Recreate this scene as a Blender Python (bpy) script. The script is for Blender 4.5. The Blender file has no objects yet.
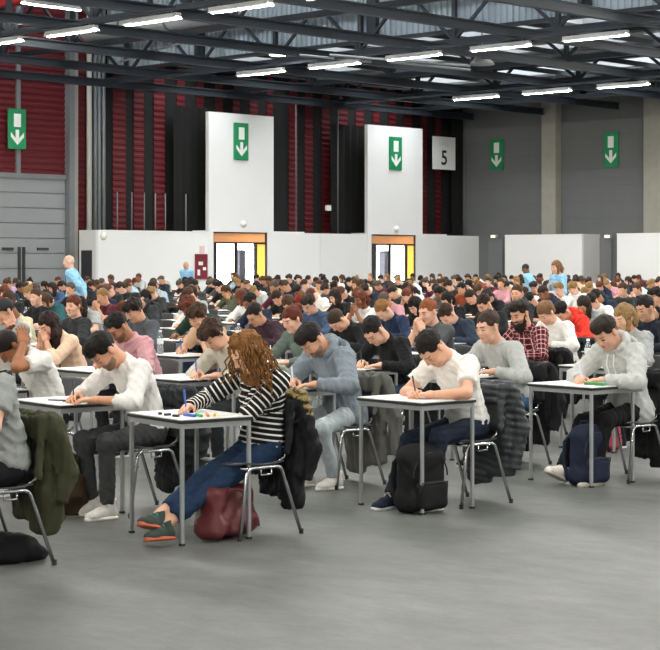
import bpy, math, random
import numpy as np
from mathutils import Vector, Matrix

# ------------------------------------------------------------------ camera, world, exposure
FPX, HOR, CAMH = 1780.0, 262.0, 1.67          # focal length in pixels, horizon row, eye height (660x650 frame)
SC = bpy.context.scene
COL = SC.collection
cam_data = bpy.data.cameras.new('camera')
cam_data.sensor_width = 36.0
cam_data.lens = FPX / 660 * 36
cam_data.shift_y = -(325 - HOR) / 660
cam_data.clip_end = 400
cam = bpy.data.objects.new('camera', cam_data)
cam.location = (0, 0, CAMH)
cam.rotation_euler = (math.pi / 2, 0, 0)
COL.objects.link(cam)
SC.camera = cam
SC.view_settings.view_transform = 'Standard'
SC.view_settings.look = 'None'
SC.view_settings.gamma = 1
SC.view_settings.use_curve_mapping = False
SC.view_settings.exposure = -0.12
world = bpy.data.worlds.new('world')
SC.world = world
world.use_nodes = True
world.node_tree.nodes['Background'].inputs[0].default_value = (0.93, 0.97, 1.0, 1)
world.node_tree.nodes['Background'].inputs[1].default_value = 13.0
LAMP_POWER = 250.0                              # radiance of every fluorescent tube in the hall

rnd = random.Random(7)
TH = math.radians(46)                          # the hall stands at 46 degrees to the view
HU = (math.cos(TH), math.sin(TH)); HV = (-math.sin(TH), math.cos(TH))
R3 = math.radians

# ------------------------------------------------------------------ colours and materials
def lin(h):
    h = h.lstrip('#')
    c = [int(h[i:i + 2], 16) / 255 for i in (0, 2, 4)]
    return tuple((v / 12.92 if v <= .04045 else ((v + .055) / 1.055) ** 2.4) for v in c) + (1,)

MATS = {}
def nt(name):
    m = bpy.data.materials.new(name); m.use_nodes = True
    return m, m.node_tree.nodes, m.node_tree.links, m.node_tree.nodes['Principled BSDF']

def mat(name, col, rough=.6, metal=0, bump=0, bscale=60, var=0, spec=.5, sheen=0, bdist=.003, sss=0):
    """Plain procedural material: base colour with a little noise variation and fine relief."""
    if name in MATS: return MATS[name]
    m, N, L, B = nt(name)
    c = lin(col)
    B.inputs['Base Color'].default_value = c
    B.inputs['Roughness'].default_value = rough
    B.inputs['Metallic'].default_value = metal
    B.inputs['Specular IOR Level'].default_value = spec
    if sheen: B.inputs['Sheen Weight'].default_value = sheen
    if sss:
        B.inputs['Subsurface Weight'].default_value = sss
        B.inputs['Subsurface Radius'].default_value = (.012, .004, .002)
        B.inputs['Subsurface Scale'].default_value = 1.0
    if var or bump:
        tc = N.new('ShaderNodeTexCoord'); nz = N.new('ShaderNodeTexNoise')
        nz.inputs['Scale'].default_value = bscale; nz.inputs['Detail'].default_value = 4
        L.new(tc.outputs['Object'], nz.inputs['Vector'])
        if var:
            n2 = N.new('ShaderNodeTexNoise'); n2.inputs['Scale'].default_value = bscale * .25; n2.inputs['Detail'].default_value = 5
            L.new(tc.outputs['Object'], n2.inputs['Vector'])
            mx = N.new('ShaderNodeMix'); mx.data_type = 'RGBA'
            mx.inputs[6].default_value = tuple(v * (1 - var) for v in c[:3]) + (1,)
            mx.inputs[7].default_value = tuple(min(1, v * (1 + var)) for v in c[:3]) + (1,)
            L.new(n2.outputs['Fac'], mx.inputs[0]); L.new(mx.outputs[2], B.inputs['Base Color'])
        if bump:
            bp = N.new('ShaderNodeBump'); bp.inputs['Strength'].default_value = bump; bp.inputs['Distance'].default_value = bdist
            L.new(nz.outputs['Fac'], bp.inputs['Height']); L.new(bp.outputs['Normal'], B.inputs['Normal'])
    MATS[name] = m
    return m

def fabric(col, melange=.12): return mat('fabric_' + col.strip('#'), col, .88, bump=.5, bscale=140, var=melange, spec=.2, sheen=.05)
def denim(col): return mat('denim_' + col.strip('#'), col, .85, bump=.4, bscale=90, var=.35, spec=.2)
def skinm(col): return mat('skin_' + col.strip('#'), col, .52, bump=.15, bscale=200, var=.08, spec=.35)
def hairm(col):
    k = 'hair_' + col.strip('#')
    if k in MATS: return MATS[k]
    m, N, L, B = nt(k); c = lin(col)
    tc = N.new('ShaderNodeTexCoord'); mp = N.new('ShaderNodeMapping'); mp.inputs['Scale'].default_value = (160, 160, 28)
    nz = N.new('ShaderNodeTexNoise'); nz.inputs['Scale'].default_value = 1; nz.inputs['Detail'].default_value = 3
    L.new(tc.outputs['Object'], mp.inputs[0]); L.new(mp.outputs[0], nz.inputs['Vector'])
    cr = N.new('ShaderNodeValToRGB'); e = cr.color_ramp.elements
    e[0].position = .3; e[1].position = .7
    e[0].color = tuple(v * .55 for v in c[:3]) + (1,); e[1].color = tuple(min(1, v * 1.35) for v in c[:3]) + (1,)
    L.new(nz.outputs['Fac'], cr.inputs[0]); L.new(cr.outputs[0], B.inputs['Base Color'])
    bp = N.new('ShaderNodeBump'); bp.inputs['Strength'].default_value = .8; bp.inputs['Distance'].default_value = .006
    L.new(nz.outputs['Fac'], bp.inputs['Height']); L.new(bp.outputs['Normal'], B.inputs['Normal'])
    B.inputs['Roughness'].default_value = .6; B.inputs['Specular IOR Level'].default_value = .2
    MATS[k] = m
    return m

def striped(name, base, line, period, duty):
    """Knit with bands: the coordinate runs along each limb or the spine."""
    if name in MATS: return MATS[name]
    m, N, L, B = nt(name)
    at = N.new('ShaderNodeAttribute'); at.attribute_name = 'along'
    a = N.new('ShaderNodeMath'); a.operation = 'DIVIDE'; a.inputs[1].default_value = period
    L.new(at.outputs['Fac'], a.inputs[0])
    b = N.new('ShaderNodeMath'); b.operation = 'FRACT'; L.new(a.outputs[0], b.inputs[0])
    c = N.new('ShaderNodeMath'); c.operation = 'LESS_THAN'; c.inputs[1].default_value = duty; L.new(b.outputs[0], c.inputs[0])
    mx = N.new('ShaderNodeMix'); mx.data_type = 'RGBA'; mx.inputs[6].default_value = lin(base); mx.inputs[7].default_value = lin(line)
    L.new(c.outputs[0], mx.inputs[0]); L.new(mx.outputs[2], B.inputs['Base Color'])
    B.inputs['Roughness'].default_value = .9; B.inputs['Specular IOR Level'].default_value = .2
    MATS[name] = m
    return m

def plaid(name, base, dark, pale):
    if name in MATS: return MATS[name]
    m, N, L, B = nt(name)
    at = N.new('ShaderNodeAttribute'); at.attribute_name = 'along'
    an = N.new('ShaderNodeAttribute'); an.attribute_name = 'around'
    def band(src, period, lo, hi):
        a = N.new('ShaderNodeMath'); a.operation = 'DIVIDE'; a.inputs[1].default_value = period; L.new(src, a.inputs[0])
        b = N.new('ShaderNodeMath'); b.operation = 'FRACT'; L.new(a.outputs[0], b.inputs[0])
        c = N.new('ShaderNodeMath'); c.operation = 'LESS_THAN'; c.inputs[1].default_value = hi; L.new(b.outputs[0], c.inputs[0])
        d = N.new('ShaderNodeMath'); d.operation = 'GREATER_THAN'; d.inputs[1].default_value = lo; L.new(b.outputs[0], d.inputs[0])
        e = N.new('ShaderNodeMath'); e.operation = 'MULTIPLY'; L.new(c.outputs[0], e.inputs[0]); L.new(d.outputs[0], e.inputs[1])
        return e.outputs[0]
    cur = None
    for (src, lo, hi, colr, w) in ((at.outputs['Fac'], .5, .95, dark, .75), (an.outputs['Fac'], .5, .95, dark, .75), (at.outputs['Fac'], .18, .28, pale, .8), (an.outputs['Fac'], .18, .28, pale, .8)):
        k = band(src, .058, lo, hi)
        q = N.new('ShaderNodeMath'); q.operation = 'MULTIPLY'; q.inputs[1].default_value = w; L.new(k, q.inputs[0])
        mx = N.new('ShaderNodeMix'); mx.data_type = 'RGBA'; mx.inputs[7].default_value = lin(colr)
        L.new(q.outputs[0], mx.inputs[0])
        if cur is None: mx.inputs[6].default_value = lin(base)
        else: L.new(cur, mx.inputs[6])
        cur = mx.outputs[2]
    L.new(cur, B.inputs['Base Color']); B.inputs['Roughness'].default_value = .9; B.inputs['Specular IOR Level'].default_value = .2
    MATS[name] = m
    return m

def emit(name, col, s):
    if name in MATS: return MATS[name]
    m, N, L, B = nt(name)
    B.inputs['Base Color'].default_value = lin(col); B.inputs['Emission Color'].default_value = lin(col); B.inputs['Emission Strength'].default_value = s
    MATS[name] = m
    return m

# ------------------------------------------------------------------ objects and plain meshes
def mesh_data(name, V, F, mats=(), mi=None, smooth=False, attrs=None):
    me = bpy.data.meshes.new(name)
    V = np.asarray(V, dtype=np.float32)
    if isinstance(F, np.ndarray):
        k = F.shape[1]; nf = len(F)
        me.vertices.add(len(V)); me.vertices.foreach_set('co', V.ravel())
        me.loops.add(nf * k); me.loops.foreach_set('vertex_index', F.astype(np.int32).ravel())
        me.polygons.add(nf); me.polygons.foreach_set('loop_start', np.arange(nf, dtype=np.int32) * k)
        me.update(calc_edges=True)
    else:
        me.from_pydata([tuple(map(float, v)) for v in V], [], F)
    for m in mats: me.materials.append(m)
    if mi is not None: me.polygons.foreach_set('material_index', np.asarray(mi, dtype=np.int32))
    if smooth: me.polygons.foreach_set('use_smooth', np.ones(len(me.polygons), dtype=bool))
    for k, a in (attrs or {}).items():
        at = me.attributes.new(k, 'FLOAT', 'POINT'); at.data.foreach_set('value', np.asarray(a, dtype=np.float32))
    me.update()
    return me

def link(name, me, parent=None, loc=None, rz=None):
    o = bpy.data.objects.new(name, me); COL.objects.link(o)
    if parent is not None: o.parent = parent
    if loc is not None: o.location = loc
    if rz is not None: o.rotation_euler = (0, 0, rz)
    return o

def tag(o, label=None, cat=None, group=None, kind=None):
    if label: o['label'] = label
    if cat: o['category'] = cat
    if group: o['group'] = group
    if kind: o['kind'] = kind
    return o

def setmat(o, m):
    """Material on the object, so that alike meshes can be shared in other colours."""
    if not o.data.materials: o.data.materials.append(None)
    o.material_slots[0].link = 'OBJECT'; o.material_slots[0].material = m
    return o

class MB:
    """Collects boxes, tubes and prisms into one mesh."""
    def __init__(s): s.V = []; s.F = []; s.M = []
    def add(s, V, F, mi=0):
        n = len(s.V); s.V += [tuple(v) for v in V]
        for f in F: s.F.append([i + n for i in f]); s.M.append(mi)
        return s
    def box(s, x0, x1, y0, y1, z0, z1, mi=0):
        V = [(x, y, z) for z in (z0, z1) for y in (y0, y1) for x in (x0, x1)]
        return s.add(V, [(0, 2, 3, 1), (4, 5, 7, 6), (0, 1, 5, 4), (2, 6, 7, 3), (0, 4, 6, 2), (1, 3, 7, 5)], mi)
    def bbox(s, x0, x1, y0, y1, z0, z1, b=.004, mi=0):
        """box with chamfered vertical and horizontal edges"""
        V = []; F = []
        for sx in (0, 1):
            for sy in (0, 1):
                for sz in (0, 1):
                    X = (x0, x1)[sx]; Y = (y0, y1)[sy]; Z = (z0, z1)[sz]
                    dx = b * (1 - 2 * sx); dy = b * (1 - 2 * sy); dz = b * (1 - 2 * sz)
                    V += [(X, Y + dy, Z + dz), (X + dx, Y, Z + dz), (X + dx, Y + dy, Z)]
        def I(sx, sy, sz, a): return (sx * 4 + sy * 2 + sz) * 3 + a
        for sx in (0, 1): F.append([I(sx, 0, 0, 0), I(sx, 1, 0, 0), I(sx, 1, 1, 0), I(sx, 0, 1, 0)][::(-1 if sx == 0 else 1)])
        for sy in (0, 1): F.append([I(0, sy, 0, 1), I(1, sy, 0, 1), I(1, sy, 1, 1), I(0, sy, 1, 1)][::(1 if sy == 0 else -1)])
        for sz in (0, 1): F.append([I(0, 0, sz, 2), I(1, 0, sz, 2), I(1, 1, sz, 2), I(0, 1, sz, 2)][::(-1 if sz == 0 else 1)])
        for p in (0, 1):
            for q in (0, 1):
                F.append([I(p, q, 0, 0), I(p, q, 1, 0), I(p, q, 1, 1), I(p, q, 0, 1)])
                F.append([I(p, 0, q, 0), I(p, 1, q, 0), I(p, 1, q, 2), I(p, 0, q, 2)])
                F.append([I(0, p, q, 1), I(1, p, q, 1), I(1, p, q, 2), I(0, p, q, 2)])
        for sx in (0, 1):
            for sy in (0, 1):
                for sz in (0, 1): F.append([I(sx, sy, sz, 0), I(sx, sy, sz, 1), I(sx, sy, sz, 2)])
        return s.add(V, F, mi)
    def tube(s, pts, r, n=8, mi=0, cap=True):
        pts = [Vector(p) for p in pts]; rs = r if isinstance(r, (list, tuple)) else [r] * len(pts)
        V = []; F = []; ref = None
        for i, p in enumerate(pts):
            d = (pts[min(i + 1, len(pts) - 1)] - pts[max(i - 1, 0)]).normalized()
            if ref is None: ref = Vector((0, 0, 1)) if abs(d.z) < .9 else Vector((1, 0, 0))
            a = (ref - d * ref.dot(d)).normalized(); ref = a; b = d.cross(a)
            for k in range(n):
                t = 2 * math.pi * k / n; V.append(p + (a * math.cos(t) + b * math.sin(t)) * rs[i])
        for i in range(len(pts) - 1):
            for k in range(n):
                F.append((i * n + k, i * n + (k + 1) % n, (i + 1) * n + (k + 1) % n, (i + 1) * n + k))
        if cap: F.append(tuple(range(n))[::-1]); F.append(tuple(range((len(pts) - 1) * n, len(pts) * n)))
        return s.add(V, F, mi)
    def bar(s, p, q, w, h, mi=0):
        """square bar from p to q"""
        p = Vector(p); q = Vector(q); d = (q - p).normalized()
        up = Vector((0, 0, 1)) if abs(d.z) < .95 else Vector((1, 0, 0))
        a = d.cross(up).normalized() * w / 2; b = a.normalized().cross(d) * h / 2
        V = [p - a - b, p + a - b, p + a + b, p - a + b, q - a - b, q + a - b, q + a + b, q - a + b]
        return s.add(V, [(3, 2, 1, 0), (4, 5, 6, 7), (0, 1, 5, 4), (1, 2, 6, 5), (2, 3, 7, 6), (3, 0, 4, 7)], mi)
    def prism(s, poly, z0, z1, mi=0, axis='z'):
        n = len(poly)
        if axis == 'z': V = [(x, y, z0) for x, y in poly] + [(x, y, z1) for x, y in poly]
        elif axis == 'y': V = [(x, z0, y) for x, y in poly] + [(x, z1, y) for x, y in poly]
        else: V = [(z0, x, y) for x, y in poly] + [(z1, x, y) for x, y in poly]
        return s.add(V, [tuple(range(n))[::-1], tuple(range(n, 2 * n))] + [(i, (i + 1) % n, (i + 1) % n + n, i + n) for i in range(n)], mi)
    def lathe(s, prof, n=12, mi=0, c=(0, 0, 0)):
        V = []; F = []
        for r, z in prof:
            for k in range(n):
                t = 2 * math.pi * k / n; V.append((c[0] + r * math.cos(t), c[1] + r * math.sin(t), c[2] + z))
        for i in range(len(prof) - 1):
            for k in range(n): F.append((i * n + k, i * n + (k + 1) % n, (i + 1) * n + (k + 1) % n, (i + 1) * n + k))
        F.append(tuple(range(n))[::-1]); F.append(tuple(range((len(prof) - 1) * n, len(prof) * n)))
        return s.add(V, F, mi)
    def data(s, name, mats=(), smooth=False):
        return mesh_data(name, s.V, s.F, mats, s.M if len(mats) > 1 else None, smooth)
    def build(s, name, mats, parent=None, smooth=False, loc=None, rz=None):
        if not isinstance(mats, (list, tuple)): mats = [mats]
        return link(name, s.data(name, mats, smooth), parent, loc, rz)

# ------------------------------------------------------------------ implicit surfaces (bodies, cloth, bags)
def nrm(v):
    v = np.asarray(v, float); return v / (np.linalg.norm(v) + 1e-12)
def A(*v): return np.array(v, float)

class SDF:
    """Smooth union of round cones, ellipsoids and boxes, turned into a quad mesh by surface nets."""
    def __init__(s): s.P = []
    def rc(s, a, b, ra, rb, k=.03, clip=None, op='u'):
        a = A(*a); b = A(*b); R = max(ra, rb)
        s.P.append(('rc', op, k, (a, b, ra, rb), clip, np.minimum(a, b) - R, np.maximum(a, b) + R)); return s
    def el(s, c, r, R=None, k=.03, op='u', clip=None):
        c = A(*c); r = A(*r); R = np.eye(3) if R is None else R; m = np.abs(R) @ r
        s.P.append(('el', op, k, (c, r, R), clip, c - m, c + m)); return s
    def bx(s, c, hf, rd=.02, R=None, k=.02, op='u', clip=None):
        c = A(*c); hf = A(*hf); R = np.eye(3) if R is None else R; m = np.abs(R) @ hf
        s.P.append(('bx', op, k, (c, hf, R, rd), clip, c - m, c + m)); return s
    def cut(s, p, n, k=.004):
        s.P.append(('pl', 'i', k, (A(*p), nrm(n)), None, None, None)); return s
    @staticmethod
    def dist(p, x, y, z):
        t, _, _, q, clip, _, _ = p
        if t == 'rc':
            a, b, ra, rb = q; d = b - a; L2 = d @ d + 1e-12
            h = np.clip(((x - a[0]) * d[0] + (y - a[1]) * d[1] + (z - a[2]) * d[2]) / L2, 0, 1)
            D = np.sqrt((x - a[0] - h * d[0]) ** 2 + (y - a[1] - h * d[1]) ** 2 + (z - a[2] - h * d[2]) ** 2) - (ra + h * (rb - ra))
        elif t == 'pl':
            D = (x - q[0][0]) * q[1][0] + (y - q[0][1]) * q[1][1] + (z - q[0][2]) * q[1][2]
        else:
            c = q[0]; R = q[2]; l = [(x - c[0]) * R[0, i] + (y - c[1]) * R[1, i] + (z - c[2]) * R[2, i] for i in range(3)]
            if t == 'el':
                r = q[1]
                k0 = np.sqrt((l[0] / r[0]) ** 2 + (l[1] / r[1]) ** 2 + (l[2] / r[2]) ** 2)
                k1 = np.sqrt((l[0] / r[0] ** 2) ** 2 + (l[1] / r[1] ** 2) ** 2 + (l[2] / r[2] ** 2) ** 2) + 1e-9
                D = k0 * (k0 - 1) / k1
            else:
                hf, rd = q[1], q[3]; w = [np.abs(l[i]) - hf[i] + rd for i in range(3)]
                D = np.sqrt(np.maximum(w[0], 0) ** 2 + np.maximum(w[1], 0) ** 2 + np.maximum(w[2], 0) ** 2) + np.minimum(np.maximum(np.maximum(w[0], w[1]), w[2]), 0) - rd
        if clip is not None:
            D = np.maximum(D, (x - clip[0][0]) * clip[1][0] + (y - clip[0][1]) * clip[1][1] + (z - clip[0][2]) * clip[1][2])
        return D
    def mesh(s, h, noise=None, track=False):
        U = [p for p in s.P if p[1] == 'u']
        lo = np.min([p[5] for p in U], 0) - 4 * h; hi = np.max([p[6] for p in U], 0) + 4 * h
        n = np.ceil((hi - lo) / h).astype(int) + 1
        ax = [lo[i] + h * np.arange(n[i]) for i in range(3)]
        F = np.full(n, .3, np.float32)
        for p in s.P:
            k = p[2]
            if p[5] is None: sl = [slice(0, n[i]) for i in range(3)]
            else:
                m = max(k, 3 * h) + .01
                sl = [slice(max(0, int((p[5][i] - m - lo[i]) / h)), min(n[i], int((p[6][i] + m - lo[i]) / h) + 2)) for i in range(3)]
            D = s.dist(p, ax[0][sl[0]][:, None, None], ax[1][sl[1]][None, :, None], ax[2][sl[2]][None, None, :])
            G = F[tuple(sl)]
            if p[1] == 'u': q = np.maximum(k - np.abs(G - D), 0); F[tuple(sl)] = np.minimum(G, D) - q * q * .25 / k
            else:
                if p[1] == 's': D = -D
                q = np.maximum(k - np.abs(G - D), 0); F[tuple(sl)] = np.maximum(G, D) + q * q * .25 / k
        if noise is not None: F += noise(ax[0][:, None, None], ax[1][None, :, None], ax[2][None, None, :]).astype(np.float32)
        V, Q = snets(F, lo, h)
        if not track: return V, Q
        best = np.full(len(V), 9.); al = np.zeros(len(V)); ar = np.zeros(len(V))
        for p in U:
            D = s.dist(p, V[:, 0], V[:, 1], V[:, 2])
            if p[0] == 'rc': a, b = p[3][:2]
            else: a = p[3][0]; b = a + p[3][2][:, 2]
            d = nrm(b - a); t = (V - a) @ d
            e = nrm(np.cross(d, (0, 1, 0)) if abs(d[1]) < .9 else np.cross(d, (1, 0, 0))); g = np.cross(d, e)
            w = np.arctan2((V - a) @ e, (V - a) @ g) * .09
            base = d @ a if p[0] != 'rc' else 0
            u = D < best; best[u] = D[u]; al[u] = (t + base)[u]; ar[u] = w[u]
        return V, Q, al, ar

CORN = np.array([(i, j, k) for i in (0, 1) for j in (0, 1) for k in (0, 1)])
EDG = [(a, b) for a in range(8) for b in range(a + 1, 8) if np.abs(CORN[a] - CORN[b]).sum() == 1]
def snets(F, lo, h):
    neg = F < 0
    c = np.zeros(tuple(np.array(F.shape) - 1), np.int8)
    for i, j, k in CORN: c += neg[i:F.shape[0] - 1 + i, j:F.shape[1] - 1 + j, k:F.shape[2] - 1 + k]
    m = (c > 0) & (c < 8)
    C = np.argwhere(m); idx = np.full(m.shape, -1, np.int64); idx[m] = np.arange(len(C))
    vals = np.stack([F[C[:, 0] + i, C[:, 1] + j, C[:, 2] + k] for i, j, k in CORN], 1)
    acc = np.zeros((len(C), 3)); cnt = np.zeros(len(C))
    for a, b in EDG:
        va, vb = vals[:, a], vals[:, b]; x = (va < 0) != (vb < 0)
        t = va[x] / (va[x] - vb[x]); acc[x] += CORN[a] + t[:, None] * (CORN[b] - CORN[a]); cnt[x] += 1
    V = lo + h * (C + acc / cnt[:, None])
    Q = []
    for ax in range(3):
        b, d = (ax + 1) % 3, (ax + 2) % 3
        s0 = [slice(None)] * 3; s1 = [slice(None)] * 3; s0[ax] = slice(0, -1); s1[ax] = slice(1, None)
        X = np.argwhere(neg[tuple(s0)] != neg[tuple(s1)])
        X = X[(X[:, b] > 0) & (X[:, d] > 0) & (X[:, b] < F.shape[b] - 1) & (X[:, d] < F.shape[d] - 1)]
        fl = neg[X[:, 0], X[:, 1], X[:, 2]]
        o = [np.zeros(3, int) for _ in range(4)]; o[0][b] -= 1; o[0][d] -= 1; o[1][d] -= 1; o[3][b] -= 1
        q = np.stack([idx[tuple((X + k).T)] for k in o], 1)
        q[~fl] = q[~fl][:, ::-1]
        Q.append(q)
    return V, np.concatenate(Q)

def wrinkle(amp, fr=38, seed=0, an=(1, 1, 1)):
    r = np.random.RandomState(seed); W = [(nrm(r.randn(3)) * A(*an) * fr * f, r.rand() * 6.28, amp / f ** .7) for f in (1, 1, 1.7, 1.7, 2.6, 2.6)]
    def fn(x, y, z):
        o = 0
        for w, ph, a in W: o = o + a * .5 * np.sin(w[0] * x + w[1] * y + w[2] * z + ph + 1.3 * np.sin(w[1] * x * .7 - w[0] * z * .6 + ph))
        return o
    return fn

def folds(amp, fr=110, seed=0, an=(1, 1, .8)):
    """sharp creases of cloth: ridged, bent waves"""
    r = np.random.RandomState(seed + 50); W = [(nrm(r.randn(3) * A(*an)) * fr * f, nrm(r.randn(3)) * fr * .28, r.rand() * 6.28, amp / f) for f in (1, 1.35, 1.9, 2.6)]
    def fn(x, y, z):
        o = 0
        for w, b, ph, a in W:
            t = w[0] * x + w[1] * y + w[2] * z + ph + 1.6 * np.sin(b[0] * x + b[1] * y + b[2] * z + ph * 2)
            o = o + a * (np.abs(np.sin(t * .5)) ** .8 - .62)
        return o * .6
    return fn

def rot(axis, deg):
    return np.array(Matrix.Rotation(R3(deg), 3, axis))
# ------------------------------------------------------------------ people
def ik(a, t, l1, l2, pole):
    d = t - a; L = np.linalg.norm(d); L = min(L, (l1 + l2) * .999); d = nrm(d)
    t = a + d * L
    x = (l1 * l1 - l2 * l2 + L * L) / (2 * L); r = math.sqrt(max(l1 * l1 - x * x, 0))
    p = np.asarray(pole, float); p = nrm(p - d * (p @ d))
    return a + d * x + p * r, t

def basis(x, zup=(0, 0, 1)):
    x = nrm(x); z = np.asarray(zup, float); z = nrm(z - x * (z @ x)); return np.stack([x, np.cross(z, x), z], 1)

WRITE = dict(L=((.41, .15, .775), (.8, -.6, -.05), (0, 0, 1), 18), R=((.42, -.10, .785), (.75, .55, -.1), (0, -.5, .9), 48))
DEF = dict(lean1=8, lean2=26, side=0, twist=0, neck=48, head=(46, 0, 0), L=WRITE['L'], R=WRITE['R'], pz=.545, scale=1.0, stand=False,
           FL=((.37, .11, .085), 5, 0), FR=((.36, -.11, .085), -5, 0), poleL=(-.25, .85, -.35), poleR=(-.25, -.85, -.35),
           kneeL=(.6, .15, .8), kneeR=(.6, -.15, .8), shirt='long', fat=0.0, hem=.05, cuff=.96, bust=0, hood=False, legcut=.97, beard=None, shrug=0, collar=.03)

def skeleton(P):
    K = {}
    pel = A(P.get('px', 0), P.get('py', 0), P['pz'])
    R1 = rot('Z', P['twist'] * .4) @ rot('X', -P['side']) @ rot('Y', P['lean1'])
    R2 = rot('Z', P['twist']) @ rot('X', -P['side'] * 1.3) @ rot('Y', P['lean2'])
    mid = pel + R1 @ A(0, 0, .24); neck = mid + R2 @ A(0, 0, .265)
    Rn = rot('Z', P['twist']) @ rot('X', -P['side'] * 1.3) @ rot('Y', P['neck'])
    atl = neck + Rn @ A(0, 0, .095)
    hp, hy, hr = P['head']
    Rh = rot('Z', hy) @ rot('Y', hp) @ rot('X', -hr)
    hc = atl - Rh @ A(-.022, 0, -.075)
    K.update(pel=pel, R1=R1, R2=R2, mid=mid, neck=neck, Rn=Rn, atl=atl, Rh=Rh, hc=hc)
    for s, n in ((1, 'L'), (-1, 'R')):
        sh = neck + R2 @ A(.01 + P['shrug'] * .5, s * .172, -.05 + P['shrug'])
        t, hd, hn, cu = P[n] if P[n] != 'cheek' else (hc + Rh @ A(.035, s * .085, -.175), Rh @ A(.12, -s * .12, .95), Rh @ A(.1, s * .95, 0), 34)
        e, w = ik(sh, A(*t), .285, .25, P['pole' + n])
        hip = pel + A(0, s * .088, -.015)
        an = A(*P['F' + n][0])
        lg = P.get('leg', 1); kn, an = ik(hip, an, .425 * lg, .41 * lg, P['knee' + n])
        K[n] = dict(sh=sh, el=e, wr=w, Rw=basis(hd, hn), curl=cu, hip=hip, kn=kn, an=an)
        Rf = rot('Z', P['F' + n][1]) @ rot('Y', -P['F' + n][2])
        if len(P['F' + n]) > 3: Rf = Rf @ rot('X', P['F' + n][3])
        K[n]['Rf'] = Rf
    return K

def head_sdf(K, hi):
    s = SDF()
    s.el((-.010, 0, .030), (.096, .076, .090), k=.02)
    s.el((.022, 0, -.040), (.066, .059, .080), k=.035)
    s.rc((.045, -.028, -.078), (.045, .028, -.078), .028, .028, k=.03)
    s.el((.068, 0, -.100), (.022, .022, .018), k=.03)
    if hi:
        s.rc((.079, -.030, .026), (.079, .030, .026), .013, .013, k=.025)
        for y in (-1, 1):
            s.el((.095, y * .032, .006), (.016, .017, .010), k=.014, op='s')
            s.el((.062, y * .042, -.028), (.026, .022, .022), k=.03)
            s.el((.077, y * .031, .004), (.0135, .0145, .0115), k=.004)
            s.el((-.012, y * .080, -.004), (.022, .0105, .033), R=rot('Y', -12) @ rot('Z', y * 24), k=.007)
        s.rc((.090, 0, .018), (.106, 0, -.026), .0085, .0135, k=.014)
        s.rc((.094, -.011, -.030), (.094, .011, -.030), .0085, .0085, k=.01)
        s.rc((.083, -.018, -.060), (.083, .018, -.060), .0085, .0085, k=.012)
        s.rc((.083, -.015, -.072), (.083, .015, -.072), .0085, .0085, k=.010)
    else:
        s.rc((.090, 0, .018), (.104, 0, -.028), .011, .015, k=.02)
        for y in (-1, 1):
            s.el((.095, y * .032, .006), (.016, .017, .010), k=.016, op='s')
            s.el((-.012, y * .078, -.004), (.020, .012, .030), k=.008)
    nb = K['Rh'].T @ (K['neck'] - K['R2'] @ A(0, 0, .05) - K['hc'])
    s.rc((-.024, 0, -.055), nb, .054, .060, k=.03)
    return s

def hand_sdf(ts, curl, hi):
    s = SDF(); f = 1.0 if hi else 1.25
    s.bx((.045, 0, 0), (.044, .038, .0135), .013, k=.012)
    s.rc((-.05, 0, -.002), (.012, 0, 0), .0255, .027, k=.03)
    for q, (y, ln) in enumerate(((.030, .070), (.010, .080), (-.011, .074), (-.030, .058))):
        p = A(.080 - abs(y) * .15, ts * y, .002); a = curl * .35 + q * 3; sp = ts * y * 3.0
        for seg, (fr, st) in enumerate(((.46, .8), (.30, 1.0), (.24, .7))):
            a += curl * st * (0 if seg == 0 else 1)
            d = A(math.cos(R3(a)), math.sin(R3(sp * 60)) * math.cos(R3(a)) * .5, -math.sin(R3(a)))
            e = p + nrm(d) * ln * fr
            s.rc(p, e, (.0092 - seg * .0008) * f, (.0084 - seg * .0008) * f, k=.005); p = e
    p = A(.012, ts * .028, -.006); e = p + nrm((.62, ts * .66, -.35)) * .040; g = e + nrm((.9, ts * (.35 - curl * .008), -.30 - curl * .01)) * .034
    s.rc(p, e, .014 * f, .0105 * f, k=.012); s.rc(e, g, .0105 * f, .008 * f, k=.006)
    return s

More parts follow.
